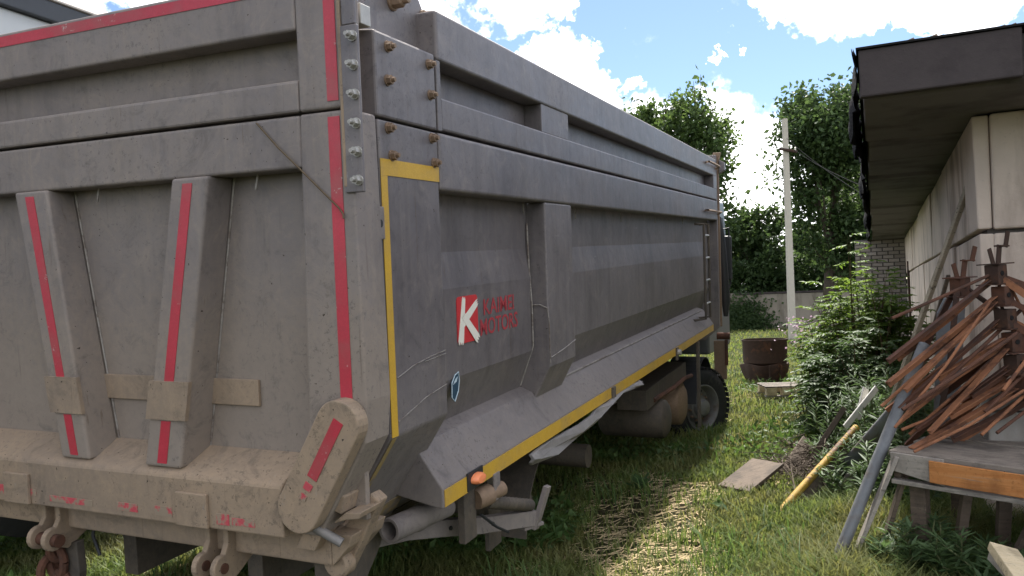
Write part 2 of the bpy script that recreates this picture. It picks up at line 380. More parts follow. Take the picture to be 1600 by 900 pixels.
def ground_mat():
    s = Sh('soil'); v = s.coord('Object'); a = s.noise(.55, 6, .6, v); b = s.noise(3.2, 8, .65, v); f = s.noise(45, 6, .7, v)
    soil = s.mix(f, (.03, .023, .016), (.085, .065, .045)); straw = s.mix(f, (.05, .038, .022), (.21, .155, .085)); green = s.mix(f, (.022, .030, .011), (.08, .095, .032))
    c = s.mix(s.rng(b, .46, .66), soil, straw)
    far = s.rng(s.sep(v, 1), 9, 15, 0, .45)
    c = s.mix(s.rng(s.math('ADD', a, far), .34, .54), c, green)
    s.set('Base Color', c); s.set('Roughness', 1.); s.set('Specular IOR Level', .1); s.bump(s.math('ADD', s.math('MULTIPLY', f, 1.5), b), 1.0, .06)
ground_mat()

# ------------------------------------------------------------------ ground
def gz(x, y):
    return (0.030 * np.sin(x * 1.7 + y * .6) * np.cos(y * 1.1 - x * .4) + 0.018 * np.sin(x * 3.9 + 1.3) * np.sin(y * 3.1 + .5)) * np.clip((np.hypot(x, y) - 1) / 4, 0, 1) * np.clip(1.6 - np.hypot(x, y) / 40, 0.2, 1)
t = np.linspace(-1, 1, 221); gx = np.sign(t) * (np.abs(t) ** 3) * 500 + t * 16; gy = np.sign(t) * (np.abs(t) ** 3) * 500 + t * 18 + 8
GX, GY = np.meshgrid(gx, gy); V = np.stack([GX, GY, gz(GX, GY)], -1).reshape(-1, 3)
i = np.arange(220 * 221).reshape(220, 221)[:, :-1].ravel()
ground = np_mesh('ground', V, [np.stack([i, i + 1, i + 222, i + 221], 1)], 'soil', smooth=True); ground['kind'] = 'structure'

# ------------------------------------------------------------------ the dump truck
VP0 = Vector((-0.35183866, 3.63867016, 0.81718556))
VR = Vector((0.91840625, -0.39468806, -0.02740971)); VF = Vector((0.39563867, 0.91618645, 0.06381559)); VU = Vector((-0.0000748, -0.0694530, 0.9975852))
org = VP0 + VR * BASE.x + VF * BASE.y + VU * BASE.z
TRUCK.matrix_world = Matrix(((VR.x, VF.x, VU.x, org.x), (VR.y, VF.y, VU.y, org.y), (VR.z, VF.z, VU.z, org.z), (0, 0, 0, 1)))
tag(TRUCK, 'long grey dump truck seen from its rear corner, with red and yellow stripes', 'dump truck')
def T(mb, name, mat, parent=None, bevel=.004, smooth=False, **k):
    """a truck part: mesh in right/forward/up measures, hung on the truck (or on one of its parts)"""
    o = mb.build(name, mat, parent or TRUCK, bevel, smooth, **k)
    if parent is None: o.location = -BASE
    return o
RC = -1.31                                   # centre line
def mir(x): return 2 * RC - x

# -- tub: right and left walls, floor, headboard in one folded shell
prof = [(-.125, 1.44), (-.132, 1.145), (-.108, .965), (-.112, .52), (-.20, .31), (-.36, -.10), (-.52, -.20)]
outer = prof + [(mir(x), u) for x, u in prof[::-1]]
inner = [(x + (-.05 if x > RC else .05), u + (.05 if u < 0 else 0)) for x, u in outer]
n = len(outer); mb = MB(); f0, f1 = .06, 7.9
vs = [(x, f, u) for f in (f0, f1) for x, u in outer] + [(x, f, u) for f in (f0, f1) for x, u in inner]
fs = []
for k in range(n - 1):
    fs += [(k, k + 1, n + k + 1, n + k), (2 * n + k, 3 * n + k, 3 * n + k + 1, 2 * n + k + 1)]
    fs += [(k, 2 * n + k, 2 * n + k + 1, k + 1), (n + k, n + k + 1, 3 * n + k + 1, 3 * n + k)]
fs += [(0, n, 3 * n, 2 * n), (n - 1, 3 * n - 1, 4 * n - 1, 2 * n - 1)]
tub = T(mb.add(vs, fs), 'tub_wall', 'paint_side', bevel=.006)
hb = [(.0, 2.30), (.0, -.02), (-.2, -.2)]; hbp = hb + [(mir(x), u) for x, u in hb[::-1]]
head = T(MB().prism(hbp, 'y', 7.94, 8.02), 'headboard', 'paint_side')
T(MB().prism([(.02, -.02), (.02, 2.2), (.055, 2.34), (-.05, 2.34), (-.06, 2.1), (-.02, -.02)], 'y', 8.03, 8.075), 'end_plate', 'bolt_rust', head)
T(MB().prism([(.03, 2.05), (.10, 2.10), (.10, 2.2), (.03, 2.24)], 'y', 8.02, 8.12), 'corner_gusset', 'paint_side', head)

def both(fn):
    fn(1); fn(-1)
def mx_(sgn, x): return x if sgn > 0 else mir(x)
def rbox(sg, r0, r1, f0, f1, u0, u1):
    a, b = mx_(sg, r0), mx_(sg, r1); return MB().box((min(a, b), f0, u0), (max(a, b), f1, u1))
def side_parts(sg):
    T(rbox(sg, -.12, .004, .125, 7.935, 2.012, 2.238), 'top_rail', 'paint_side', bevel=.014, seg=3)
    T(rbox(sg, -.15, -.118, .125, 7.93, 1.83, 2.02), 'recess_panel', 'paint_side')
    T(rbox(sg, -.12, .002, .145, 7.93, 1.700, 1.848), 'lower_rail', 'paint_side', bevel=.010)
    T(rbox(sg, -.16, -.115, .0, 7.93, 1.66, 1.72), 'rail_spacer', 'chassis')
    T(rbox(sg, -.12, .008, .105, 7.935, 1.424, 1.686), 'main_rail', 'paint_side', bevel=.016, seg=3)
    T(rbox(sg, -.118, -.004, 1.44, 1.93, 1.846, 2.014), 'upper_rib', 'paint_side')
    T(rbox(sg, -.118, .004, 7.70, 7.93, 1.846, 2.014), 'upper_rib', 'paint_side')
    T(MB().box((min(mx_(sg, -.12), mx_(sg, .006)), .104, 1.694), (max(mx_(sg, -.12), mx_(sg, .006)), .143, 2.010)), 'end_strip', 'paint_side')
    rb = [(-.2, 1.424), (.0, 1.424), (.0, .42), (-.17, .10), (-.3, .10)]
    rib = T(MB().prism([(mx_(sg, x), u) for x, u in rb], 'y', 1.44, 1.925), 'side_rib', 'paint_side', bevel=.012, seg=3)
    fl = [(-.24, .305), (-.13, .262), (.0, .078), (.0, -.012), (-.03, -.012), (-.25, .03)]
    flange = T(MB().prism([(mx_(sg, x), u) for x, u in fl], 'y', .015, 7.46), 'bottom_flange', 'paint_side', bevel=.006)
    if sg > 0:
        T(MB().box((.0005, .03, -.008), (.004, 7.44, .070)), 'yellow_stripe', 'yellow_tape', flange, 0)
        return rib
both(side_parts)
# light weld drips below the main rail and weld seams
for f, h in ((.19, .075), (1.33, .07), (2.30, .085), (3.5, .09), (4.75, .08), (6.1, .075), (6.9, .07)):
    T(MB().bar((-.100, f, 1.428), (-.102, f + .012, 1.428 - h), .008, .006, (0, 1, 0)), 'weld_tab', 'weld', bevel=0)
T(MB().tube([(-.118, 1.425, 1.3), (-.115, 1.43, 1.0), (-.103, 1.428, .8), (-.105, 1.43, .55), (-.2, 1.43, .3)], .006, 6), 'weld_seam', 'weld', bevel=0, smooth=True)
T(MB().tube([(-.10, 1.43, .80), (-.05, 1.43, .802), (-.004, 1.432, .78), (.002, 1.436, .70), (.002, 1.438, .44)], .004, 6), 'weld_seam', 'weld', bevel=0, smooth=True)
T(MB().tube([(.002, 1.45, .475), (.002, 1.7, .50), (.002, 1.92, .53)], .0035, 6), 'weld_seam', 'weld', bevel=0, smooth=True)
T(MB().tube([(-.125, 1.95, .263), (-.125, 4.5, .263), (-.125, 7.3, .263)], .007, 6), 'weld_seam', 'weld', bevel=0, smooth=True)

# -- rear pillars
def pillar(sg):
    P = [(.0, 1.684), (.0, .405), (-.33, -.10), (-.46, -.10), (-.2, .42), (-.2, 1.684)]
    p = T(MB().prism([(mx_(sg, x), u) for x, u in P], 'y', -.39, .10), 'corner_pillar', 'paint_side', bevel=.010, seg=3)
    T(MB().prism([(mx_(sg, x), u) for x, u in [(.006, 1.692), (.006, 2.03), (-.14, 2.05), (-.14, 1.692)]], 'y', -.40, .092), 'pillar_cap', 'paint_side', bevel=.010)
    return p
pil = pillar(1); pillar(-1)
T(MB().box((-.13, -.47, 2.035), (-.005, -.40, 2.115)), 'bent_lip', 'bare_steel')
tg = T(MB().box((.0005, -.388, 1.462), (.003, .098, 1.528)), 'yellow_stripe', 'yellow_tape', pil, 0)
T(MB().box((.0005, -.388, .405), (.003, -.340, 1.4615)), 'yellow_stripe', 'yellow_tape', pil, 0)
nrm = Vector((.5051, 0, -.33)).normalized()
def cham(f0, f1, u0, u1, d=.002):           # quad lying on the pillar's chamfer
    def p(f, u): x = -.33 * (.405 - u) / .505; return Vector((x, f, u)) + nrm * d
    return MB().add([p(f0, u0), p(f1, u0), p(f1, u1), p(f0, u1)] + [p(f0, u0) + nrm * .002, p(f1, u0) + nrm * .002, p(f1, u1) + nrm * .002, p(f0, u1) + nrm * .002],
                    [(0, 1, 2, 3), (4, 5, 6, 7), (0, 1, 5, 4), (1, 2, 6, 5), (2, 3, 7, 6), (3, 0, 4, 7)])
T(cham(-.385, -.350, .10, .40), 'faded_stripe', 'yellow_faded', pil, 0)
T(cham(-.338, .09, -.06, .02), 'faded_stripe', 'yellow_faded', pil, 0)
def bolt(p, ax, mat, parent=None, r=.021, h=.024):
    p, ax = Vector(p), Vector(ax).normalized(); mb = MB()
    mb.lathe([(0, 0), (0, r * 1.25), (h * .2, r * 1.25), (h * .2, r * .35)], p, ax, 12)
    mb.lathe([(h * .2, r), (h, r), (h, 0)], p, ax, 6); mb.lathe([(h, r * .5), (h * 1.6, r * .5), (h * 1.6, 0)], p, ax, 8)
    return T(mb, 'bolt', mat, parent, 0)
for f, u in ((-.305, 1.98), (-.316, 1.844), (-.317, 1.654), (-.298, 1.545), (.031, 1.974), (.037, 1.841), (.045, 1.653), (.058, 1.545)):
    bolt((.006 if u > 1.69 else .0, f, u), (1, 0, 0), 'bolt_rust', r=.019)
# upper hinge plate with its two big nuts
hp = [(-.32, 2.02), (.20, 2.02), (.235, 2.14), (.215, 2.24), (.15, 2.32), (.05, 2.36), (-.16, 2.40), (-.26, 2.38)]
hinge = T(MB().prism(hp, 'x', -.135, -.10), 'hinge_plate', 'paint_side')
for f, u in ((-.079, 2.235), (.195, 2.225)):
    mb = MB(); mb.lathe([(0, 0), (0, .042), (.012, .042), (.012, .02)], (-.10, f, u), (1, 0, 0), 16); mb.lathe([(.01, .034), (.055, .034), (.06, .026), (.06, 0)], (-.10, f, u), (1, 0, 0), 6)
    mb.lathe([(.06, .02), (.085, .02), (.085, 0)], (-.10, f, u), (1, 0, 0), 10)
    T(mb, 'castle_nut', 'bolt_rust', hinge, .003)
T(MB().prism([(-.455, 1.325), (-.455, 1.235), (-.425, 1.205), (-.395, 1.205), (-.395, 1.335), (-.43, 1.335)], 'x', .004, .016), 'latch_tab', 'paint_tail')
T(MB().lathe([(0, 0), (0, .016), (.006, .016), (.006, 0)], (.014, -.43, 1.268), (1, 0, 0), 14), 'tab_hole', 'black_plastic', bevel=0)
# scratches: thin bright scores in the paint
for pts in ([(.0025, -.33, .640), (.0025, -.2, .672), (.0025, -.05, .690), (.0025, .095, .70)], [(.0025, -.1, .675), (.0025, .095, .685)], [(.0025, -.335, .46), (.0025, -.1, .52), (.0025, .095, .545)]):
    T(MB().tube(pts, .0022, 5), 'scratch', 'weld', pil, 0)
# -- logo and lettering on the flat facet of the tub wall
LR = -.1085
def facet_x(u): return -.108 - .004 * (.965 - u) / .445
def rr(f0, f1, u0, u1, r, k=4):
    pts = []
    for (cx_, cy_, a0) in ((f1 - r, u1 - r, 0), (f0 + r, u1 - r, 90), (f0 + r, u0 + r, 180), (f1 - r, u0 + r, 270)):
        for j in range(k + 1): a = R_(a0 + 90 * j / k); pts.append((cx_ + r * math.cos(a), cy_ + r * math.sin(a)))
    return pts
logo = T(MB().prism(rr(.430, .668, .680, .918, .022), 'x', -.1115, -.1055), 'logo_panel', 'logo_red', bevel=0)
def stroke(a, b, w0, w1, x0=-.1056, x1=-.1035, rag=3):
    a, b = Vector((a[0], a[1])), Vector((b[0], b[1])); d = (b - a).normalized(); s = Vector((-d.y, d.x)); pts = []
    for j in range(rag * 2 + 1): pts.append(a + s * w0 * (j / (rag * 2) - .5) - d * (.012 if j % 2 else 0) * (1 + .5 * random.random()))
    for j in range(rag * 2 + 1): pts.append(b + s * w1 * (.5 - j / (rag * 2)) + d * (.016 if j % 2 else 0) * (1 + .6 * random.random()))
    return MB().prism([(p.x, p.y) for p in pts], 'x', x0, x1)
T(stroke((.507, .902), (.462, .69), .036, .058), 'logo_stroke', 'logo_white', logo, 0)
T(stroke((.475, .775), (.650, .872), .050, .036, -.1036, -.1022), 'logo_stroke', 'logo_white', logo, 0)
T(stroke((.500, .815), (.648, .690), .040, .052, -.1023, -.1010), 'logo_stroke', 'logo_white', logo, 0)
def lettering(txt, f0, f1, u0, u1):
    cu = bpy.data.curves.new('lettering', 'FONT'); cu.body = txt; cu.extrude = 0; cu.offset = .010; cu.resolution_u = 3
    o = bpy.data.objects.new('tmp', cu); col.objects.link(o); bpy.context.view_layer.update()
    me = bpy.data.meshes.new_from_object(o.evaluated_get(bpy.context.evaluated_depsgraph_get())); bpy.data.objects.remove(o)
    P = [v.co.copy() for v in me.vertices]; x0, x1 = min(p.x for p in P), max(p.x for p in P); y0, y1 = min(p.y for p in P), max(p.y for p in P)
    mb = MB(); vs = []
    for p in P:
        u = u0 + (p.y - y0) / (y1 - y0) * (u1 - u0); vs.append((facet_x(u) + .0025, f0 + (p.x - x0) / (x1 - x0) * (f1 - f0), u))
    mb.add(vs, [tuple(f.vertices) for f in me.polygons])
    return T(mb, 'lettering', 'letter_red', bevel=0, fixn=False)
lettering('KAIMEI', .745, 1.155, .800, .886)
lettering('MOTORS', .698, 1.205, .692, .782)
st = T(MB().prism([(.345, .43), (.375, .405), (.415, .45), (.430, .50), (.425, .545), (.385, .535), (.350, .50)], 'x', -.114, -.108), 'sticker', 'sticker_blue', bevel=0)
T(MB().tube([(-.1075, *p) for p in [(.345, .43), (.375, .405), (.415, .45), (.430, .50), (.425, .545), (.385, .535), (.350, .50), (.345, .43)]], .003, 5), 'sticker_edge', 'sticker_pale', st, 0)
T(MB().prism([(.362, .49), (.40, .50), (.415, .525), (.39, .515)], 'x', -.108, -.1068), 'sticker_mark', 'sticker_pale', st, 0)

# -- ladder, steps, marker lamp
lad = T(MB().tube([(-.06, 6.62, 1.36), (.05, 6.62, 1.36), (.05, 6.62, 1.0), (.05, 6.62, .5), (.05, 6.62, .22), (-.10, 6.60, .20)], .016, 8)
        .tube([(-.06, 6.94, 1.36), (.05, 6.94, 1.36), (.05, 6.94, 1.0), (.05, 6.94, .5), (.05, 6.94, .22), (-.10, 6.94, .20)], .016, 8), 'ladder', 'chassis', bevel=0, smooth=True)
for u in (1.22, .95, .68, .40): T(MB().tube([(.05, 6.62, u), (.05, 6.94, u)], .013, 8), 'rung', 'bare_steel', lad, 0, True)
for u, a, b in ((2.135, 7.05, 7.86), (1.53, 6.9, 7.93)):
    T(MB().tube([(.0, a + .08, u), (.06, a, u), (.065, (a + b) / 2, u), (.06, b, u), (.0, b, u - .03)], .014, 8), 'step_bar', 'bolt_rust', bevel=0, smooth=True)
def marker(f, u=.03, lit=True):
    m = T(MB().box((.002, f - .085, u - .035), (.012, f + .085, u + .055)), 'marker_bracket', 'black_plastic')
    mb = MB(); prof_ = [(0, 1.0), (.02, .98), (.035, .75), (.04, 0)]
    vs = []; nn = 20
    for h, k in prof_:
        for j in range(nn): a = 2 * math.pi * j / nn; vs.append((.012 + h, f + .058 * k * math.cos(a), u + .012 + .027 * k * math.sin(a)))
    fs = [(i * nn + j, i * nn + (j + 1) % nn, (i + 1) * nn + (j + 1) % nn, (i + 1) * nn + j) for i in range(3) for j in range(nn)]
    T(mb.add(vs, fs), 'marker_lens', 'orange_lens', m, 0, True)
marker(.335); 
for f in (2.75, 5.1): T(MB().box((.0, f - .04, -.06), (.02, f + .04, .07)), 'stripe_clip', 'chassis')
T(MB().lathe([(0, 0), (0, .03), (.05, .03), (.05, 0)], (.005, 5.1, .02), (1, 0, 0), 12), 'marker_stub', 'bare_steel', bevel=0)

# -- bent side guard hanging from the flange
mb = MB(); pts = [(1.06, -.03, -.075), (1.10, -.015, -.10), (1.45, -.03, -.125), (1.9, -.035, -.125), (2.2, -.035, -.115), (2.38, -.02, -.085), (2.55, -.012, -.045), (3.0, -.01, -.025), (3.35, -.012, -.05), (3.50, -.012, -.07), (3.58, -.012, -.03)]
vs = []
for k, (f, u0, u1) in enumerate(pts):
    w = .02 * math.sin(k * 2.3); vs += [(.012 + w, f, u0), (.030 + w * 1.6, f, (u0 + u1) / 2), (.010 - w, f, u1), (-.01 - w, f, u1), (.006 + w, f, (u0 + u1) / 2), (-.01 + w, f, u0)]
fs = [(6 * k + j, 6 * k + (j + 1) % 6, 6 * k + 6 + (j + 1) % 6, 6 * k + 6 + j) for k in range(len(pts) - 1) for j in range(6)] + [tuple(range(6)), tuple(6 * (len(pts) - 1) + j for j in range(6))]
g_ = T(mb.add(vs, fs), 'side_guard', 'crumpled_alu', bevel=.004); g_['label'] = 'torn and bent pale metal strip below the yellow stripe'

# ------------------------------------------------ tailgate
FP, FB, FR = -.50, -.60, -.62               # panel plane, back frame plane, front of frame
gate = T(MB().box((mir(-.06), FP, .10), (-.06, FP + .03, 2.15)), 'tailgate_panel', 'paint_tail')
def tb(r0, r1, u0, u1, f=FR, name='tailgate_beam', mat='paint_tail', bevel=.012, fb=FP + .004):
    return T(MB().box((r0, f, u0), (r1, fb, u1)), name, mat, bevel=bevel, seg=3)
W0, W1 = mir(-.2), -.2
tb(W0, W1, 2.00, 2.212)                                             # top beam
T(MB().prism([(FP + .004, 1.842), (FP - .03, 1.838), (FR, 1.815), (FR, 1.696), (FP + .004, 1.696)], 'x', W0, W1), 'tailgate_beam', 'paint_tail', bevel=.010)
tb(W0, W1, 1.484, 1.684)                                            # main beam
T(MB().box((W0, FP - .06, 1.68), (W1, FP, 1.70)), 'beam_gap', 'chassis', bevel=0)
T(MB().prism([(FP + .004, .352), (FP - .004, .352), (-.665, .268), (-.672, .25), (-.672, .056), (FP + .1, .056)], 'x', mir(-.33), -.33), 'bottom_beam', 'paint_mud', bevel=.008)
for sg in (1, -1):
    a, b = (-.2, .006) if sg > 0 else (mir(.006), mir(-.2))
    tb(a, b, 1.694, 2.23, name='gate_post')
    PP = [(-.2, 1.686), (.03, 1.686), (.045, .60), (.03, .44), (-.20, .06), (-.36, .06), (-.225, .5)]
    T(MB().prism([(mx_(sg, x), u) for x, u in PP], 'y', FR, FP + .05), 'gate_post', 'paint_tail', bevel=.010, seg=3)
    x0, x1 = mx_(sg, .0), mx_(sg, .079)
    bp = T(MB().box((min(x0, x1), FR - .012, 1.378), (max(x0, x1), FR + .006, 1.985)), 'bolt_plate', 'paint_side')
    T(MB().box((min(mx_(sg, -.004), mx_(sg, .010)), FR - .014, 1.4), (max(mx_(sg, -.004), mx_(sg, .010)), FR, 2.23)), 'plate_edge', 'paint_mud')
    T(MB().box((min(mx_(sg, .012), mx_(sg, .07)), FR - .008, 1.987), (max(mx_(sg, .012), mx_(sg, .07)), FR + .006, 2.35)), 'bolt_plate', 'paint_side')
    for u in (1.942, 1.838, 1.732, 1.628, 1.525, 1.421): bolt((mx_(sg, .062), FR - .012, u), (0, -1, 0), 'bolt_zinc', r=.016, h=.03)
def redbox(r0, r1, u0, u1, f, mat='red_tape'): return T(MB().box((r0, f - .003, u0), (r1, f - .0005, u1)), 'red_stripe', mat, bevel=0)
redbox(mir(-.07), -.07, 2.150, 2.196, FR)
redbox(-.068, -.018, 1.722, 2.2, FR); redbox(-.070, -.018, .585, 1.664, FR)
# the two bars that lean together towards the foot
def lean(t0, t1, b0, b1, ut, ub):
    f0 = FR - .015
    vs = [(t0, f0, ut), (t1, f0, ut), (b1, f0 - .02, ub), (b0, f0 - .02, ub), (t0 - .012, FP, ut), (t1 + .012, FP, ut), (b1 + .012, FP, ub), (b0 - .012, FP, ub)]
    o = T(MB().add(vs, [(0, 1, 2, 3), (4, 5, 6, 7), (0, 1, 5, 4), (1, 2, 6, 5), (2, 3, 7, 6), (3, 0, 4, 7)]), 'leaning_bar', 'paint_tail', bevel=.012, seg=3)
    T(MB().tube([(t1 + .016, FP - .002, ut), (b1 + .016, FP - .002, ub + .03)], .005, 6), 'weld_seam', 'weld', o, 0, True)
    def pt(s, w, d=0): # along the bar 0 top - 1 foot, w across 0..1
        a = t0 + (b0 - t0) * s; b = t1 + (b1 - t1) * s; return Vector((a + (b - a) * w, f0 - .02 * s - d, ut + (ub - ut) * s))
    def strip(s0, s1, w0, w1, mat, nm, d0=.0005, d1=.003):
        vs = [pt(s0, w0, d1), pt(s0, w1, d1), pt(s1, w1, d1), pt(s1, w0, d1), pt(s0, w0, d0), pt(s0, w1, d0), pt(s1, w1, d0), pt(s1, w0, d0)]
        return T(MB().add(vs, [(0, 1, 2, 3), (4, 5, 6, 7), (0, 1, 5, 4), (1, 2, 6, 5), (2, 3, 7, 6), (3, 0, 4, 7)]), nm, mat, o, 0)
    strip(.02, .70, .34, .60, 'red_tape', 'red_stripe'); strip(.835, .985, .36, .62, 'red_tape', 'red_stripe')
    strip(.695, .83, -.05, 1.05, 'paint_mud', 'band_patch', -.01, .010)
    return o
lean(-1.800, -1.590, -1.570, -1.395, 1.486, .285)
lean(-.845, -.650, -1.065, -.865, 1.486, .285)
for a, b in ((-1.70, -1.655), (-1.47, -1.035), (-.875, -.555)):
    T(MB().box((a, FP - .016, .535), (b, FP - .0005, .645)), 'mud_band', 'paint_mud', bevel=.003)
T(MB().tube([(-.40, FR - .006, 1.672), (-.30, FR - .010, 1.57), (-.20, FR - .012, 1.48), (-.10, FR - .008, 1.385), (-.035, FR - .006, 1.325), (-.015, FR - .01, 1.30), (-.012, FR - .014, 1.285)], .0035, 5), 'loose_wire', 'stem_brown', bevel=0)
for r, u in ((-1.36, 1.484), (-.47, 1.484)):
    T(MB().bar((r, FP - .05, u), (r - .01, FP - .055, u - .06), .008, .006, (0, 1, 0)), 'weld_tab', 'weld', bevel=0)
# patches of worn red tape along the foot beam
for a, b, u0, u1 in ((-2.06, -1.945, .09, .135), (-1.77, -1.73, .10, .13), (-1.64, -1.37, .085, .112), (-1.22, -1.10, .085, .12), (-1.0, -.905, .085, .125), (-.665, -.60, .08, .125), (-.585, -.47, .085, .115)):
    T(MB().box((a, -.6745, u0), (b, -.6725, u1)), 'worn_stripe', 'red_faded', bevel=0)
for r in (-1.848, -.785):
    T(MB().box((r - .083, -.690, .06), (r + .083, -.6725, .20)), 'foot_plate', 'paint_mud', bevel=.004)
# swing arms with rounded ends at both lower corners
def arm(sg):
    c1, c2, r = (-.045, .520), (-.243, .185), .095
    d = Vector((c2[0] - c1[0], c2[1] - c1[1])); a0 = math.atan2(d.y, d.x); P = []
    for j in range(13): a = a0 + math.pi / 2 + math.pi * j / 12; P.append((c1[0] + r * math.cos(a), c1[1] + r * math.sin(a)))
    for j in range(13): a = a0 - math.pi / 2 + math.pi * j / 12; P.append((c2[0] + r * math.cos(a), c2[1] + r * math.sin(a)))
    o = T(MB().prism([(mx_(sg, x), u) for x, u in P], 'y', -.692, -.621), 'swing_arm', 'paint_mud', bevel=.006)
    if sg > 0:
        dn = d.normalized(); s = Vector((-dn.y, dn.x)); e1 = Vector(c1) - dn * .02; 
        for t0, t1, w in ((0, .26, .046), (.285, .315, .036), (.335, .36, .03)):
            q = [e1 + dn * t0 - s * w / 2, e1 + dn * t0 + s * w / 2, e1 + dn * t1 + s * w / 2, e1 + dn * t1 - s * w / 2]
            T(MB().prism([(p.x, p.y) for p in q], 'y', -.6955, -.6925), 'worn_stripe', 'red_tape' if t0 == 0 else 'red_faded', o, 0)
arm(1); arm(-1)
# latch at the lower corner
T(MB().prism([(-.335, -.01), (-.245, -.01), (-.14, .16), (-.11, .15), (-.09, .22), (-.17, .25), (-.22, .2)], 'y', -.60, -.50), 'latch_bracket', 'paint_mud')
T(MB().prism([(-.15, .11), (-.09, .16), (-.02, .165), (-.03, .14), (-.09, .13)], 'y', -.60, -.44), 'latch_hook', 'paint_mud')
T(MB().tube([(-.22, -.62, .095), (-.12, -.59, .035)], .019, 10), 'latch_pin', 'crumpled_alu', bevel=0, smooth=True)
T(MB().prism([(-.02, .17), (-.06, .20), (-.16, .10), (-.26, -.06), (-.26, -.14), (-.2, -.16), (-.12, -.02)], 'y', -.47, -.40), 'hinge_bracket', 'paint_mud', bevel=.008)
T(MB().lathe([(0, 0), (0, .06), (.05, .06), (.06, .05), (.06, 0)], (-.21, -.46, -.09), (0, -1, 0), 18), 'hinge_boss', 'paint_mud', bevel=0, smooth=True)
# rear cross beam, lugs below it
xb = T(MB().box((mir(-.2), -.55, -.085), (-.2, -.30, .050)), 'cross_beam', 'paint_mud', bevel=.01)
T(MB().prism([(-.2, .05), (-.2, -.085), (-.12, .0), (-.10, .05)], 'y', -.55, -.30), 'beam_end', 'paint_mud')
def lug(r, w=.028, drop=0):
    P = [(-.40, .05), (-.40, -.10), (-.56, -.19 - drop)]
    for j in range(11): a = R_(-60 - 22 * j); P.append((-.625 + .055 * math.cos(a), -.125 - drop + .055 * math.sin(a)))
    P += [(-.595, -.03), (-.595, .05)]
    l = T(MB().prism(P, 'x', r - w / 2, r + w / 2), 'hinge_lug', 'paint_mud', bevel=.005)
    T(MB().lathe([(0, 0), (0, .022), (.006, .022), (.006, 0)], (r + w / 2, -.625, -.125 - drop), (1, 0, 0), 14), 'lug_hole', 'rust', l, 0)
for r in (-.80, -.70): lug(r)
for r in (-1.80, -1.705): lug(r, drop=-.01)
# heavy rusty shackle and hanging plate on the left lugs
T(MB().tube([(-1.84, -.625, -.12), (-1.66, -.625, -.12)], .03, 12), 'shackle_pin', 'rust', bevel=0, smooth=True)
for k, (r, f, u) in enumerate(((-1.755, -.56, -.17), (-1.765, -.57, -.25), (-1.80, -.58, -.30), (-1.755, -.56, -.37), (-1.79, -.57, -.45))):
    mb = MB(); c = Vector((r, f, u)); ax = Vector((1, .1, 0)) if k % 2 else Vector((.15, 1, 0)); ax.normalize(); pp = []
    for j in range(15): a = 2 * math.pi * j / 14; pp.append(c + ax * .045 * math.cos(a) + Vector((0, 0, .07)) * math.sin(a))
    T(mb.tube(pp, .020, 8, False), 'chain_link', 'rust', bevel=0, smooth=True)
T(MB().prism([(-1.75, -.17), (-1.66, -.15), (-1.65, -.30), (-1.70, -.52), (-1.80, -.54), (-1.80, -.42)], 'y', -.545, -.50), 'hanging_plate', 'chassis', bevel=.006)
T(MB().tube([(-1.64, -.5, .0), (-1.58, -.5, -.05), (-1.60, -.5, -.13), (-1.56, -.5, -.22)], .008, 6), 'loose_hose', 'black_plastic', bevel=0, smooth=True)
# chassis behind the beam
for r in (-.30,): 
    T(MB().box((r - .075, -.44, -.55), (r + .04, -.30, -.084)), 'support_post', 'chassis')
T(MB().prism([(-.30, -.05), (-.02, .03), (.10, .05), (.10, -.05), (-.06, -.22), (-.44, -.55), (-.44, -.30)], 'x', -.34, -.31), 'gusset_plate', 'chassis')
for sg in (1, -1):
    r0 = mx_(sg, -.86); T(MB().box((min(r0, mx_(sg, -.95)), -.2, -.45), (max(r0, mx_(sg, -.95)), 9.6, -.16)), 'chassis_rail', 'chassis')
for f in (.3, 2.2, 4.2, 6.2): T(MB().box((mir(-.86), f, -.40), (-.86, f + .1, -.2)), 'cross_member', 'chassis')
T(MB().tube([(-.62, -.28, -.12), (-.40, -.30, -.12), (-.38, -.30, -.10)], .025, 8), 'wiring_bundle', 'paint_mud', bevel=0, smooth=True)
T(MB().box((mir(-.4), -.25, -.16), (-.4, 7.6, -.13)), 'floor_plate', 'chassis', bevel=0)
# exhaust stub
mb = MB(); ex0, ex1 = Vector((-.21, -.115, -.090)), Vector((-.16, .36, -.115)); ed = (ex1 - ex0).normalized()
mb.lathe([(0, .042), (0, .055), (.012, .057), (.19, .057), (.2, .060), (.23, .060), (.24, .055), (.46, .055), (.46, .0)], ex0, ed, 22); mb.lathe([(0, .042), (.4, .042), (.4, 0)], ex0, ed, 22)
T(mb, 'exhaust_pipe', 'paint_side', bevel=0, smooth=True)
# underrun bar, bent, with its end upright
ub = [(-.34, -.05, -.16), (-.30, .18, -.20), (-.22, .40, -.25), (-.12, .62, -.30), (-.03, .86, -.345), (.03, 1.02, -.375)]
o = None; mb = MB()
for k in range(len(ub) - 1):
    mb.bar(Vector(ub[k]), Vector(ub[k + 1]) + (Vector(ub[k + 1]) - Vector(ub[k])) * .03, .05, .085)
und = T(mb, 'underrun_bar', 'paint_side', bevel=.004)
for k in (0.35, .55, .75):
    p = Vector(ub[1]).lerp(Vector(ub[4]), k); T(MB().lathe([(0, 0), (0, .011), (.006, .011), (.006, 0)], p + Vector((.026, -.01, .0)), (1, -.3, 0), 10), 'bar_hole', 'black_plastic', und, 0)
T(MB().bar((.03, 1.02, -.44), (.10, 1.06, -.20), .03, .07, (0, 1, 0)), 'bar_upright', 'paint_side', und)
T(MB().bar((-.02, .95, -.42), (.05, 1.07, -.415), .06, .02), 'bar_foot', 'paint_side', und)
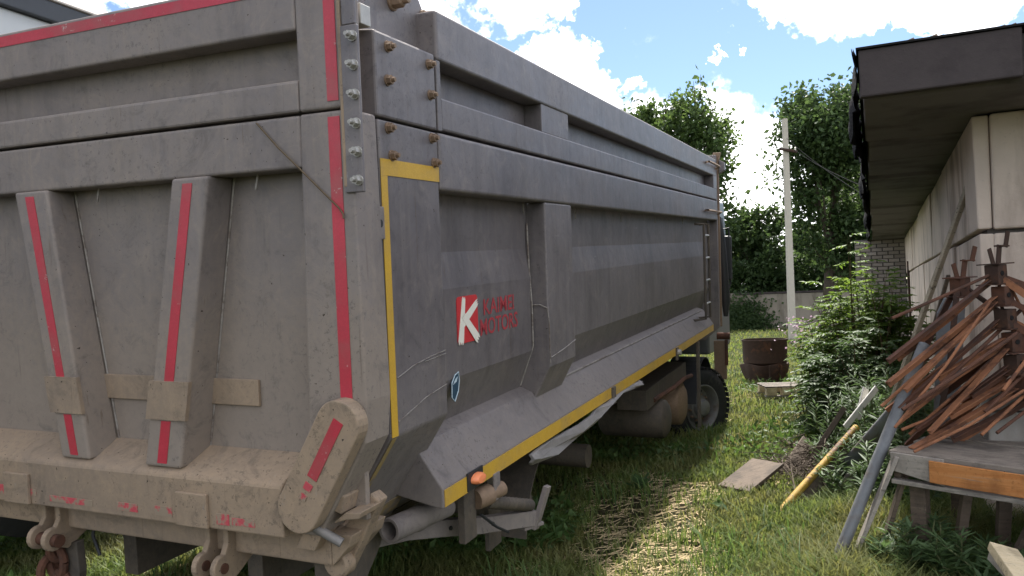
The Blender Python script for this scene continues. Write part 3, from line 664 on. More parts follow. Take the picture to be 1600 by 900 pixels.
# bracket, spring tube behind the marker lamp
T(MB().box((-.10, .34, -.30), (-.06, .47, -.02)), 'guard_bracket', 'chassis')
T(MB().lathe([(0, .0), (0, .05), (.02, .055), (.10, .055), (.11, .04), (.2, .04), (.2, 0)], (-.06, .46, -.11), (.35, 1, .05), 16), 'guard_pivot', 'bolt_rust', bevel=0, smooth=True)
T(MB().box((.0, .545, -.14), (.012, .62, .0)), 'guard_bracket', 'paint_side')
mb = MB(); a, b = Vector((-.04, .56, -.15)), Vector((.02, 1.00, -.30)); dd = b - a
mb.tube([a + dd * (k / 24) for k in range(25)], [.030 + .007 * (k % 2) for k in range(25)], 10); T(mb, 'guard_spring', 'chassis', bevel=0, smooth=True)
T(MB().tube([(-.05, .5, -.2), (-.02, .62, -.30), (.0, .72, -.36)], .008, 6), 'loose_hose', 'black_plastic', bevel=0, smooth=True)
T(MB().box((-.30, 1.05, -.62), (-.27, 1.22, -.02)), 'mudguard_stay', 'chassis')
# rear mudguard arc and axles (the rear stands on its hubs, deep in the shade)
def arc(fc, uc, rad, a0, a1, r0, r1, th=.012, k=14):
    mb = MB(); vs = []
    for j in range(k + 1):
        a = R_(a0 + (a1 - a0) * j / k)
        for rr_, x in ((rad, r0), (rad, r1), (rad - th, r1), (rad - th, r0)): vs.append((x, fc + rr_ * math.cos(a), uc + rr_ * math.sin(a)))
    return mb.add(vs, [(4 * j + i, 4 * j + (i + 1) % 4, 4 * j + 4 + (i + 1) % 4, 4 * j + 4 + i) for j in range(k) for i in range(4)] + [(0, 1, 2, 3), tuple(4 * k + i for i in range(4))])
T(arc(1.95, -.72, .62, 95, 172, -.45, -.16), 'mudguard', 'chassis', bevel=0)
for f in (2.0, 3.4):
    z_ = -.66
    T(MB().tube([(-.42, f, z_), (mir(-.42), f, z_)], .10, 12), 'axle', 'chassis', bevel=0, smooth=True)
def wheel(c, steer, sg):
    """truck wheel; axis points out of the side"""
    ax = Vector((math.cos(steer), -math.sin(steer), 0)) * sg if sg > 0 else Vector((-math.cos(steer), math.sin(steer), 0))
    c = Vector(c); R0 = .525
    ty = MB().lathe([(-.30, .29), (-.30, .40), (-.29, .48), (-.25, R0 - .005), (-.20, R0), (-.09, R0), (-.05, R0 - .008), (-.012, .48), (.0, .40), (-.008, .31), (-.02, .288), (-.30, .29)], c, ax, 48)
    w = T(ty, 'wheel', 'tyre', bevel=0, smooth=True)
    rm = MB().lathe([(-.012, .300), (.004, .302), (.006, .288), (-.01, .276), (-.05, .262), (-.13, .255), (-.15, .20), (-.10, .165), (-.06, .150), (-.055, .118), (-.01, .110), (.03, .098), (.045, .06), (.05, 0)], c, ax, 48)
    rim = T(rm, 'rim', 'rim', w, 0, True)
    x = ax.orthogonal().normalized(); y = ax.cross(x)
    for k in range(10):
        a = 2 * math.pi * k / 10; p = c + (x * math.cos(a) + y * math.sin(a)) * .1675 - ax * .10
        T(MB().lathe([(0, .017), (.03, .017), (.05, .009), (.05, 0)], p, ax, 6), 'wheel_nut', 'bolt_rust', w, 0)
    for k in range(10):
        a = 2 * math.pi * (k + .5) / 10; p = c + (x * math.cos(a) + y * math.sin(a)) * .225 - ax * .139; tn = -x * math.sin(a) + y * math.cos(a); rd = x * math.cos(a) + y * math.sin(a)
        T(MB().obox(p, tn * .026, rd * .016, ax * .006), 'hand_hole', 'black_plastic', w, .006)
    # tread grooves as raised blocks
    mb = MB()
    for k in range(44):
        a = 2 * math.pi * k / 44
        for s_, off in ((-.24, 0), (-.06, .5)):
            a2 = a + off * 2 * math.pi / 44; rd = x * math.cos(a2) + y * math.sin(a2); tn = -x * math.sin(a2) + y * math.cos(a2)
            mb.obox(c + rd * (R0 - .006) + ax * s_, tn * .028, rd * .009, ax * .055)
    T(mb, 'tread', 'tyre', w, 0)
WU = -1.0
wheel((-.13, 7.30, WU + .0), R_(31), 1); wheel((mir(-.13), 7.30, WU), R_(31), -1)
T(MB().tube([(-.4, 7.30, WU), (mir(-.4), 7.30, WU)], .07, 10), 'front_axle', 'chassis', bevel=0, smooth=True)
T(arc(7.30, WU, .66, 25, 165, -.50, -.10), 'mudguard', 'black_plastic', bevel=0)
T(MB().box((-.02, 6.30, -1.03), (.012, 6.375, -.02)), 'guard_post', 'chassis')
T(MB().tube([(-.06, 8.1, -.155), (.11, 8.1, -.155)], .05, 14), 'rusty_pipe', 'rust', bevel=0, smooth=True)
T(MB().box((-.10, 8.05, -.75), (.06, 8.12, -.22)), 'rusty_bracket', 'bolt_rust')
T(MB().box((.05, 8.02, -.55), (.09, 8.06, -.20)), 'bracket_arm', 'rust')
# air tanks across the chassis
def tank(f, u, r, r0, r1, mat, nm):
    mb = MB(); prof_ = [(0, 0), (.0, r * .3), (.015, r * .7), (.05, r * .95), (.085, r), (r1 - r0 - .085, r), (r1 - r0 - .05, r * .95), (r1 - r0 - .015, r * .7), (r1 - r0, r * .3), (r1 - r0, 0)]
    T(mb.lathe(prof_, (r0, f, u), (1, 0, 0), 28), nm, mat, bevel=0, smooth=True)
tank(5.15, -.69, .205, -.85, -.09, 'chassis', 'air_tank')
tank(6.05, -.70, .25, -.75, -.10, 'bolt_rust', 'rusty_tank')
T(MB().tube([(-.2, 4.9, -.45), (-.12, 5.5, -.42), (-.10, 6.0, -.40), (-.12, 6.5, -.45)], .025, 8), 'brake_hose', 'rust', bevel=0, smooth=True)
T(MB().box((-.5, 4.6, -.5), (-.2, 6.6, -.3)), 'battery_tray', 'chassis')
# cab ahead of the tub
cabp = [(8.30, -.45), (8.30, 1.55), (8.45, 1.75), (9.9, 1.75), (10.25, .75), (10.30, -.55)]
cab = T(MB().prism(cabp, 'x', mir(-.2), -.2), 'cab', 'cab_paint', bevel=.04, seg=3)
T(MB().prism([(9.0, .75), (9.0, 1.5), (9.75, 1.5), (10.08, .75)], 'x', -.199, -.194), 'cab_window', 'black_plastic', cab, 0)
T(MB().prism([(8.95, -.40), (8.95, 1.55), (8.965, 1.55), (8.965, -.40)], 'x', -.199, -.196), 'door_gap', 'black_plastic', cab, 0)
mir_ = T(MB().tube([(-.2, 9.2, 1.30), (-.04, 9.25, 1.34), (-.03, 9.26, 1.0), (-.03, 9.26, .5), (-.06, 9.2, .40), (-.2, 9.2, .40)], .014, 8), 'mirror_arm', 'black_plastic', cab, 0, True)
T(MB().box((-.16, 9.20, .55), (.0, 9.30, 1.22)), 'mirror', 'black_plastic', cab, .03)
T(MB().tube([(-.02, 8.22, 1.48), (.01, 8.24, 1.2), (.03, 8.26, .8), (.045, 8.26, .3), (.04, 8.26, .1)], [.03, .045, .05, .06, .03], 10), 'intake_hose', 'black_plastic', bevel=0, smooth=True)

# ------------------------------------------------------------------ box trailer parked beyond the truck
tr = empty('box_trailer'); tr.matrix_world = Matrix.Translation(VP0 + VR * -4.8 + VF * 3.0 + VU * -.95) @ Matrix.Rotation(-math.atan2(VF.x, VF.y), 4, 'Z')
tag(tr, 'white box trailer with dark top rail, mostly hidden behind the grey dump truck', 'trailer')
MB().box((-1.25, -6, 1.0), (1.25, 6, 3.70)).build('box_body', 'white_body', tr, .02)
for x in (-1.27, 1.27): MB().box((x - .03, -6.02, 3.70), (x + .03, 6.02, 3.84)).build('top_rail', 'dark_rail', tr, .008)
MB().prism([(-1.32, 3.842), (1.32, 3.842), (1.28, 3.93), (-1.28, 3.93)], 'y', -6.03, 6.03).build('roof', 'cream_trim', tr, .02)
MB().box((-.5, -5.8, .75), (.5, 5.8, .998)).build('chassis_frame', 'chassis', tr, .01)
for y in (-3.6, -2.3):
    for sx in (-1, 1):
        MB().lathe([(0, 0), (0, .28), (.02, .45), (.06, .5), (.24, .5), (.28, .45), (.3, .28), (.3, 0)], (sx * 1.2, y, .5), (-sx, 0, 0), 28).build('wheel', 'tyre', tr, 0, True)
MB().box((-.9, 4.8, 0), (-.75, 4.95, .75)).build('landing_leg', 'chassis', tr); MB().box((.75, 4.8, 0), (.9, 4.95, .75)).build('landing_leg', 'chassis', tr)

# ------------------------------------------------------------------ the concrete shed on the right
B0 = Vector((3.39, 5.80, 0)); BF = Vector((.4108, .9117, 0)); BR = Vector((.9117, -.4108, 0)); BA = math.atan2(-BF.x, BF.y)
shed = empty('concrete_shed', B0, BA)       # local x = away from the truck, y = along the wall, z up
tag(shed, 'low concrete panel shed with overhanging dark slab roof at the right', 'shed')
EAVE, LEN, WID = 2.97, 15.4, 6.0
SHED_PART = lambda mb, nm, mat, **k: mb.build(nm, mat, shed, **k)
# core behind the panels
SHED_PART(MB().box((.05, .05, .0), (WID, LEN - .05, EAVE - .02)), 'wall_core', 'mortar')
cz_ = [0.0, .92, 2.12, EAVE]
def rough_panel(a, b, seed, amp=.006):
    """a panel with uneven, slightly chipped arrises"""
    a, b = Vector(a), Vector(b); mb = MB().box(a, b); r = random.Random(seed)
    mb.v = [tuple(c + r.uniform(-amp, amp) for c in v) for v in mb.v]; return mb
for ci in range(3):
    z0, z1 = cz_[ci] + .012, cz_[ci + 1] - .014
    ys = [0, 2.9, 5.0, 8.0, 11.0, 13.4, LEN] if ci != 1 else [0, 1.9, 4.2, 7.2, 10.2, 12.9, LEN]
    for j in range(len(ys) - 1):
        if ci == 1 and j == 5: continue
        SHED_PART(rough_panel((-.02 + .012 * ((ci + j) % 2), ys[j] + (.012 if j else -.0), z0), (.08, ys[j + 1] - .012, z1), 31 * ci + j), 'wall_panel', 'panel_concrete', bevel=.012)
    xs = [.085, 2.4, WID] if ci != 1 else [.085, 3.2, WID]
    for j in range(2):
        SHED_PART(rough_panel((xs[j] + (.012 if j else 0), -.02 - .010 * (ci == 2), z0), (xs[j + 1] - .012, .08, z1), 77 * ci + j), 'wall_panel', 'panel_concrete', bevel=.018)
# doorway with a dark steel jamb near the far end
SHED_PART(MB().box((.02, 13.4, .95), (.06, LEN, 2.09)), 'door', 'rust_dark', bevel=.01)
SHED_PART(MB().box((-.05, 12.9, .0), (.0, 13.05, 2.35)), 'door_jamb', 'rust_dark', bevel=.01)
# roof slabs: each a slab of its own with a rounded lower arris and a joint
OV, NEAR, TH = .73, -.95, .29
sl = [NEAR, .75, 1.95, 3.15, 4.35, 5.55, 6.75, 7.95, 9.15, 10.35, 11.55, 12.75, 13.95, 15.2]
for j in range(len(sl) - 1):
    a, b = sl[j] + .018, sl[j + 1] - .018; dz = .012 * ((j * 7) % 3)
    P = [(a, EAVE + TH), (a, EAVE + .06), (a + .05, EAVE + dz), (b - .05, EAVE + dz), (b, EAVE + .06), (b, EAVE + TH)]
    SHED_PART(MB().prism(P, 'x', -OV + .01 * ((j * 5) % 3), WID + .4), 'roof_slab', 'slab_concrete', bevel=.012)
for a, b, mat in ((-OV - .02, .16, 'tar_and_coping_shade'), (.19, 3.6, 'slab_tar'), (3.63, WID + .4, 'tar_and_coping_shade')):
    SHED_PART(rough_panel((a, NEAR - .07 + (.01 if mat == 'tar_and_coping_shade' else .03), EAVE + .005), (b, NEAR + .009, EAVE + TH + .02), int(a * 9), .008), 'fascia_board', mat, bevel=.012)
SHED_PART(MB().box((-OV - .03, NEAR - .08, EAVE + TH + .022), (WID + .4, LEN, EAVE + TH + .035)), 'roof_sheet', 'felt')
# torn roofing felt that droops over the eave
ny, nz_ = 90, 7; V = []
for a in range(ny):
    y = NEAR - .06 + (LEN - NEAR) * a / (ny - 1); hang = .22 + .10 * (math.sin(y * 2.1) * .5 + .5) + .03 * math.sin(y * 7.3); bul = (.035 + .03 * math.sin(y * 1.3 + 1) + .012 * math.sin(y * 6)) * min(1, a / 6)
    for b in range(nz_):
        t_ = b / (nz_ - 1); V.append((-OV - .035 - bul * math.sin(t_ * 2.3) - .012 * math.sin(y * 11 + t_ * 4), y, EAVE + TH + .04 - hang * t_ * 1.25))
V2 = [(x - .010, y, z + .003) for x, y, z in V]; F_ = []
for a in range(ny - 1):
    for b in range(nz_ - 1):
        i0 = a * nz_ + b; q = (i0, i0 + 1, i0 + nz_ + 1, i0 + nz_); F_ += [q, tuple(k + len(V) for k in q[::-1])]
SHED_PART(MB().add(V + V2, F_), 'roof_felt', 'felt', smooth=True, fixn=False)
# gravel and grit on the roof edge
mb = MB()
for k in range(60):
    x = random.uniform(-OV, 1.6) if random.random() < .5 else random.gauss(.35, .15); c = Vector((x, NEAR - .02 + random.random() * .1, EAVE + TH + .04)); r = random.uniform(.006, .022)
    mb.obox(c, (r, 0, r * .3), (0, r, 0), (-r * .3, 0, r * .7))
o = SHED_PART(mb, 'roof_grit', 'bolt_rust'); o['kind'] = 'stuff'
# brick cross wall under the far end of the overhang
bw = empty('brick_wall', B0 + BF * 15.0 + BR * -.35, BA); tag(bw, 'grey brick cross wall under the far end of the slab roof', 'wall')
MB().box((-.78, .012, 0), (.34, .25, 2.99)).build('wall_core', 'mortar', bw)
brick_me = None; nb = 0
for c in range(32):
    z = .006 + c * .0925; x = -.78 - (.125 if c % 2 else 0)
    while x < .33:
        a, b = max(x, -.78), min(x + .24, .34)
        if b - a > .05:
            if brick_me is None: o = MB().box((-.5, -.5, -.5), (.5, .5, .5)).build('brick', 'brick', bw, 0); brick_me = o.data
            else: o = bpy.data.objects.new('brick', brick_me); col.objects.link(o); o.parent = bw
            o.location = ((a + b) / 2, .012 + random.uniform(-.004, .004), z + .04); o.scale = (b - a - .018, .05, .074); o.rotation_euler.y = random.uniform(-.01, .01)
        x += .25

# ------------------------------------------------------------------ far fence wall, pole, wires
fw = empty('concrete_fence', (9, 40.2, 0)); tag(fw, 'low weathered concrete fence wall across the far end of the yard', 'wall')
x = -16
while x < 24:
    rough_panel((x + .02, 0, 0), (x + 2.98, .16, 1.75), int(x * 3), .01).build('fence_panel', 'fence_concrete', fw, .012)
    MB().box((x - .12, -.05, 0), (x + .10, .22, 1.85)).build('fence_post', 'fence_concrete', fw, .012)
    MB().box((x + .1, -.04, 1.752), (x + 2.88, .2, 1.86)).build('coping', 'tar_and_coping_shade', fw, .01)  # concrete coping coloured dark to stand for the shade on it, not tarred
    x += 3
pb = at(1237, 500, 30); pt_ = at(1228, 186, 30)
pole = empty('utility_pole', (pb.x, pb.y, 0)); tag(pole, 'pale concrete utility pole with one short crossarm, in front of the trees', 'utility pole')
hgt = pt_.z; dx = (pt_.x - pb.x) * .55
P = [(-.12, -.12), (.12, -.12), (.12, .12), (-.12, .12)]; Q = [(-.085, -.085), (.085, -.085), (.085, .085), (-.085, .085)]
MB().add([(x, y, -.1) for x, y in P] + [(x + dx, y, hgt) for x, y in Q], [(0, 1, 2, 3), (4, 5, 6, 7), (0, 1, 5, 4), (1, 2, 6, 5), (2, 3, 7, 6), (3, 0, 4, 7)]).build('shaft', 'pole_concrete', pole, .015)
arm_o = MB().bar((dx - .28, -.12, hgt - 1.13), (dx + .36, -.15, hgt - 1.27), .09, .09).build('crossarm', 'rust_dark', pole, .01)
for q in (-.22, .30): MB().lathe([(0, 0), (0, .03), (.04, .035), (.07, .028), (.11, .034), (.13, .0)], (dx + q, -.13, hgt - 1.10 - .2 * (q + .28)), (0, 0, 1), 12).build('insulator', 'logo_white', arm_o, 0, True)
def wire(a, b, sag, lab):
    a, b = Vector(a), Vector(b); pts = [a.lerp(b, k / 14) - Vector((0, 0, sag * 4 * (k / 14) * (1 - k / 14))) for k in range(15)]
    tag(MB().tube(pts, .008, 5).build('overhead_wire', 'wire', smooth=True), lab, 'wire', 'overhead wires')
cr = Vector((pb.x + dx, pb.y - .13, hgt - 1.1))
Bp = lambda x, y, z: B0 + BR * x + BF * y + Vector((0, 0, z))
wire(cr + Vector((.0, 0, .35)), Bp(-.72, 10, 3.45), .08, 'upper thin wire from the concrete pole to the shed roof')
wire(cr + Vector((.30, 0, -.1)), Bp(-.72, 7.5, 3.36), .08, 'lower thin wire from the pole crossarm to the shed roof')
wire(Bp(1.6, 1.2, EAVE + .32), Bp(9, 4.5, 6.6), .05, 'thin wire rising from the shed roof at the top right')

# ------------------------------------------------------------------ trees
def tree(loc, h, crown_r, crown_z0, nleaf, leaf, mat, label, seed, spiky=.5, trunk_r=.16, group='trees beyond the yard', name='broadleaf_tree', squash=1.0):
    r = random.Random(seed); g = np.random.default_rng(seed)
    t = empty(name, loc); tag(t, label, 'tree', group)
    mb = MB(); tips = []
    def grow(p, d, length, rad, lev):
        pts = [p]; rs = [rad]; k = 5
        for i in range(k):
            d = (d + Vector((r.gauss(0, .10), r.gauss(0, .10), r.gauss(.03, .06)))).normalized(); q_ = p + d * length / k
            if lev > 0 and (q_.z > h * (.86 + .16 * abs(math.sin(3 * math.atan2(q_.y, q_.x) + seed))) or math.hypot(q_.x, q_.y) > crown_r * (1.12 - .5 * max(0, (q_.z - crown_z0) / (h - crown_z0)) ** 3)): break
            p = q_; pts.append(p); rs.append(rad * (1 - .75 * (i + 1) / k))
            if lev > 0:
                tips.append((p.copy(), lev))
            if lev < 3:
                for _ in range(2 if lev < 2 else 1):
                    az = r.uniform(0, 6.28); out_ = Vector((math.cos(az), math.sin(az), r.uniform(.1, .9))).normalized()
                    nd = (d * (.35 + spiky * .5) + out_ * .9).normalized()
                    ln = length * r.uniform(.40, .62) * (crown_r / h * 2.2 if lev == 0 else 1)
                    grow(p, nd, ln, rs[-1] * .62, lev + 1)
        tips.append((p, lev + 1))
        if len(pts) > 1: mb.tube(pts, rs, 7 if lev == 0 else 5)
    grow(Vector((0, 0, -.1)), Vector((r.gauss(0, .05), r.gauss(0, .05), 1)), h * .90, trunk_r, 0)
    for k in range(int(spiky * 14)):
        b_ = r.choice([q for q, l in tips if q.z > crown_z0 + (h - crown_z0) * .45]); up_ = Vector((r.gauss(0, .22), r.gauss(0, .22), 1)).normalized(); ln = r.uniform(.10, .20) * h * (1 if b_.z < h * .8 else .7)
        pts = [b_ + up_ * ln * j / 5 for j in range(6)]; mb.tube(pts, [.035 - .005 * j for j in range(6)], 4); tips += [(q, 4) for q in pts[1:]]
    mb.build('trunk', 'bark', t, 0, True)
    C = np.array([tuple(p) for p, l in tips if p.z > crown_z0])
    # keep the clumps inside an uneven crown outline
    el = np.hypot(C[:, 0], C[:, 1]) ; lim = crown_r * (1.15 - .75 * np.clip((C[:, 2] - crown_z0) / (h - crown_z0), 0, 1) ** 2)
    idx = g.integers(0, len(C), nleaf); sg = (.14 + .26 * g.random(len(C)))[idx][:, None] * min(crown_r, 3.6) * .27
    P = C[idx] + g.normal(size=(nleaf, 3)) * sg * np.array([1, 1, .8])
    D = g.normal(size=(nleaf, 3)); D[:, 2] -= .35; Nn = g.normal(size=(nleaf, 3)); Nn[:, 2] += 1.2
    sz = leaf * (.6 + .8 * g.random(nleaf))
    leaf_mesh('crown', P, D, Nn, sz, sz * .62, mat, t)
    return t
def gp(px, D): p = at(px, 460, D); return (p.x, p.y, 0)
tree(gp(1062, 46), 12.9, 4.1, 2.8, 8500, .30, 'leaf_mid', 'tall ragged tree with upright shoots behind the truck cab', 11, .9, .2)
tree(gp(1018, 48), 14.4, 2.6, 3.2, 6000, .30, 'leaf_mid', 'slim leafy tree just above the front of the tub', 12, .9, .16)
tree(gp(1287, 37), 10.8, 4.3, 1.5, 30000, .23, 'leaf_dark', 'large dark spreading tree between the utility pole and the shed', 5, .6, .26)
tree(gp(1395, 42), 9.5, 4.0, 3.0, 9000, .32, 'leaf_dark', 'big dark tree behind the shed roof, right of the large spreading tree', 6, .4, .26)
tree(gp(1180, 43), 6.6, 2.1, 1.9, 5200, .26, 'leaf_dark', 'small round tree behind the fence wall, left of the pole', 21, .3, .1)
tree(gp(1232, 44), 5.6, 2.2, 1.9, 4500, .26, 'leaf_dark', 'low bushy tree behind the fence wall, directly behind the pole', 22, .3, .1)
tree(gp(1145, 45), 6.0, 2.0, 1.9, 4500, .26, 'leaf_mid', 'low leafy tree beside the truck cab, behind the fence wall', 23, .3, .1)
tree(gp(1285, 45), 5.2, 2.4, 1.8, 4500, .26, 'leaf_dark', 'low dark tree behind the fence, under the large spreading tree', 24, .3, .1)
tree(gp(1000, 50), 8.0, 2.6, 1.8, 4500, .34, 'leaf_mid', 'broad tree hidden behind the tub of the truck', 25, .3, .14)
# continuous low hedge of undergrowth along the wall
n = 24000; hx = rng.uniform(-6, 26, n); V = np.stack([hx, 41.0 + rng.random(n) * 1.6, 1.2 + rng.random(n) * (2.3 + .5 * np.sin(hx * 1.3) + .2 * np.sin(hx * 3.1))], 1)
hd = leaf_mesh('hedge', V, rdirs(n), rdirs(n, .8), .22 + .12 * rng.random(n), .14, 'leaf_dark'); hd['kind'] = 'stuff'; hd['label'] = 'dark tangled undergrowth along the top of the far wall'

# ------------------------------------------------------------------ rusty drum, pallet
dc = grd(1197, 597); drum = empty('rusty_drum', (dc.x, dc.y, 0)); tag(drum, 'rusty open metal drum standing in the grass beyond the truck wheel', 'drum')
MB().lathe([(.36, .38), (.40, .42), (.80, .425), (.83, .44), (.85, .44), (.85, .425), (.45, .40), (.42, 0)], (0, 0, 0), (0, 0, 1), 40).build('upper_ring', 'rust_dark', drum, 0, True)
mb = MB(); vs = []
for k in range(40):
    a = 2 * math.pi * k / 40; d = .02 * math.sin(a * 5) + .015 * math.sin(a * 9 + 1)
    for z, r in ((.0, .36), (.2, .42 + d), (.36, .455 + d), (.375, .45 + d), (.36, .42)): vs.append((r * math.cos(a), r * math.sin(a), z + (.02 * math.sin(a * 4) if z > .3 else 0)))
mb.add(vs, [(5 * k + i, 5 * ((k + 1) % 40) + i, 5 * ((k + 1) % 40) + i + 1, 5 * k + i + 1) for k in range(40) for i in range(4)]).build('lower_ring', 'rust_dark', drum, 0, True)
for a in (-1.7, -1.2): MB().bar((.455 * math.cos(a), .455 * math.sin(a), .1), (.47 * math.cos(a), .47 * math.sin(a), .36), .035, .03, (0, 1, 0)).build('drum_rib', 'rust_dark', drum, .004)
pc = grd(1252, 628); pal = empty('pallet', (pc.x, pc.y, .10), R_(-4)); tag(pal, 'pale wooden pallet lying in the grass below the rusty drum', 'pallet')
for k, x in enumerate((-.46, -.24, .0, .22, .43)):
    for y in (0, .5): MB().box((x - .085 + .02 * (k % 2), y - .06, .02), (x + .075, y + .07, .14)).build('block', 'wood_pale', pal, .006)
for y in (0, .16, .33, .5): MB().box((-.56, y - .05, .142), (.56, y + .05, .164)).build('deck_board', 'wood_weathered', pal, .003)
for y in (0, .5): MB().box((-.56, y - .05, -.005), (.56, y + .05, .018)).build('bottom_board', 'wood_grey', pal, .003)

# ------------------------------------------------------------------ bench
b0, b1 = at(1393, 703, 5.0), at(1602, 735, 4.5)
ex = (b1 - b0); ex.z = 0; ex.normalize(); ey = Vector((-ex.y, ex.x, 0)); ZT = .70
bench = empty('plank_bench', (b0.x, b0.y, 0), math.atan2(ex.y, ex.x)); tag(bench, 'weathered plank bench with an orange board, carrying the rusty stands', 'bench')
LB, DB = 1.5, .98; ti = -.045
def bz(x): return ZT + .03 + ti * x
for k, (y0, y1) in enumerate(((.0, .21), (.225, .43), (.445, .66), (.675, .98))):
    vs = [(x, y, bz(x) + dz) for x in (-.02 + .03 * (k % 2), LB) for y in (y0, y1) for dz in (-.03, .0 - .004 * (k % 3))]
    MB().add(vs, [(0, 1, 3, 2), (4, 6, 7, 5), (0, 4, 5, 1), (2, 3, 7, 6), (0, 2, 6, 4), (1, 5, 7, 3)]).build('top_plank', 'wood_weathered', bench, .004)
def slopebox(x0, x1, y0, y1, d0, d1, nm, mat, d0b=None, d1b=None, bev=.004):
    vs = [(x, y, bz(x) + d) for x, da, db in ((x0, d0, d1), (x1, d0 if d0b is None else d0b, d1 if d1b is None else d1b)) for y in (y0, y1) for d in (da, db)]
    return MB().add(vs, [(0, 1, 3, 2), (4, 6, 7, 5), (0, 4, 5, 1), (2, 3, 7, 6), (0, 2, 6, 4), (1, 5, 7, 3)]).build(nm, mat, bench, bev)
slopebox(.0, .30, -.030, -.004, -.115, -.004, 'front_board', 'wood_grey', -.165, -.006)
slopebox(.225, LB, -.046, -.0315, -.150, -.020, 'front_board', 'wood_orange', -.16, -.03).__setitem__('label', 'orange painted front board')
slopebox(.0, LB, -.030, .05, -.195, -.168, 'lower_rail', 'wood_grey')
slopebox(.0, .04, .02, .95, -.19, -.032, 'side_rail', 'wood_brown')
for x, y in ((.12, .10), (.75, .12), (1.42, .1), (.12, .88), (1.42, .88)):
    MB().box((x - .045, y - .045, 0), (x + .045, y + .045, bz(x) - .20)).build('leg', 'wood_brown', bench, .005)
MB().bar((.75, .16, .05), (1.35, .9, .45), .03, .10).build('brace', 'wood_brown', bench, .004)
MB().lathe([(0, 0), (0, .012), (.006, .013), (.010, .0)], (.70, .09, bz(.7)), (0, 0, 1), 10).build('bottle_cap', 'white_board', bench, 0)
benchp = lambda x, y, z: Vector((b0.x, b0.y, 0)) + ex * x + ey * y + Vector((0, 0, z))

# ------------------------------------------------------------------ nested stack of rusty stands
def stand(hub, rot, legs, leanv, label, mats, top=False):
    s = empty('rusty_stand', hub, rot); s.rotation_euler = (leanv[0], leanv[1], rot); tag(s, label, 'metal stand', 'rusty nested stands')
    h = .046
    MB().prism([(-h, -h), (h, -h), (h, h), (-h, h)], 'z', -.075, .045).build('hub', mats[0], s, .004)
    P = []
    for k in range(8): a = math.pi / 4 * k; r = .12 if k % 2 else .055; P.append((r * math.cos(a), r * math.sin(a)))
    MB().prism(P, 'z', -.084, -.076).build('flange', mats[0], s, .001)
    if top:
        MB().prism([(p[0] * .9, p[1] * .9) for p in P], 'z', .046, .054).build('flange', mats[0], s, .001)
        MB().bar((-.02, .0, .05), (-.05, .0, .15), .035, .008, (0, 1, 0)).build('prong', mats[0], s, .001)
        MB().bar((.03, 0, .05), (.055, .0, .17), .04, .01, (0, 1, 0)).build('prong', mats[0], s, .001)
        MB().bar((.035, 0, .165), (.12, .0, .160), .05, .01).build('prong', mats[0], s, .001)
        MB().bar((.115, 0, .155), (.150, .0, .255), .035, .01, (0, 1, 0)).build('prong', mats[0], s, .001)
    else:
        MB().bar((h * .8, h * .8, .0), (h * 1.5, h * 1.5, .09), .03, .008, (0, 1, 0)).build('prong', mats[0], s, .001)
    MB().lathe([(0, 0), (0, .016), (.004, .016), (.004, 0)], (-.01, -h - .001, -.01), (0, -1, 0), 12).build('pin_hole', 'felt', s, 0)
    for k, (az, ln, drop, kind, st) in enumerate(legs):
        az += random.gauss(0, .07); ln *= random.uniform(.86, 1.12); drop += random.gauss(0, .06)
        d = Vector((math.cos(az) * math.cos(drop), math.sin(az) * math.cos(drop), -math.sin(drop))); p0 = Vector((math.cos(az) * .05, math.sin(az) * .05, st)); p1 = p0 + d * ln
        if kind == 'rod': MB().tube([p0, p0.lerp(p1, .5) + Vector((0, 0, -.004)), p1], .0105, 8).build('leg', mats[1], s, 0, True)
        else:
            mb = MB(); w_ = random.uniform(.017, .026); km = p0.lerp(p1, random.uniform(.4, .7)) + Vector((random.gauss(0, .012), random.gauss(0, .012), random.gauss(0, .014)))
            for (e0, e1) in ((p0, km), (km, p1)):
                dd_ = (e1 - e0).normalized(); l2 = (e1 - e0).length / 2 + .004; sd_ = dd_.cross(Vector((0, 0, 1))).normalized(); upv = sd_.cross(dd_); c = (e0 + e1) / 2
                mb.obox(c, dd_ * l2, sd_ * w_, upv * .003); mb.obox(c + sd_ * w_ - upv * (w_ - .004), dd_ * l2, sd_ * .003, upv * w_)
            mb.build('leg', mats[1] if k % 2 == 0 else mats[2], s, .0015)
    return s
hc = at(1562, 500, 5.15); LEFT = math.atan2(0.12, -1)      # legs that reach to the left in the photograph
lab = ['topmost rusty stand with a bent prong, crowning the stack on the bench', 'second rusty stand from the top of the stack', 'third rusty stand from the top of the stack', 'fourth rusty stand from the top of the stack', 'fifth rusty stand, just above the lowest one in the stack', 'lowest rusty stand, its legs resting on the bench']
zs = [1.815, 1.675, 1.53, 1.38, 1.24, 1.125]; xo = [-.01, .02, .025, .06, .06, .10]
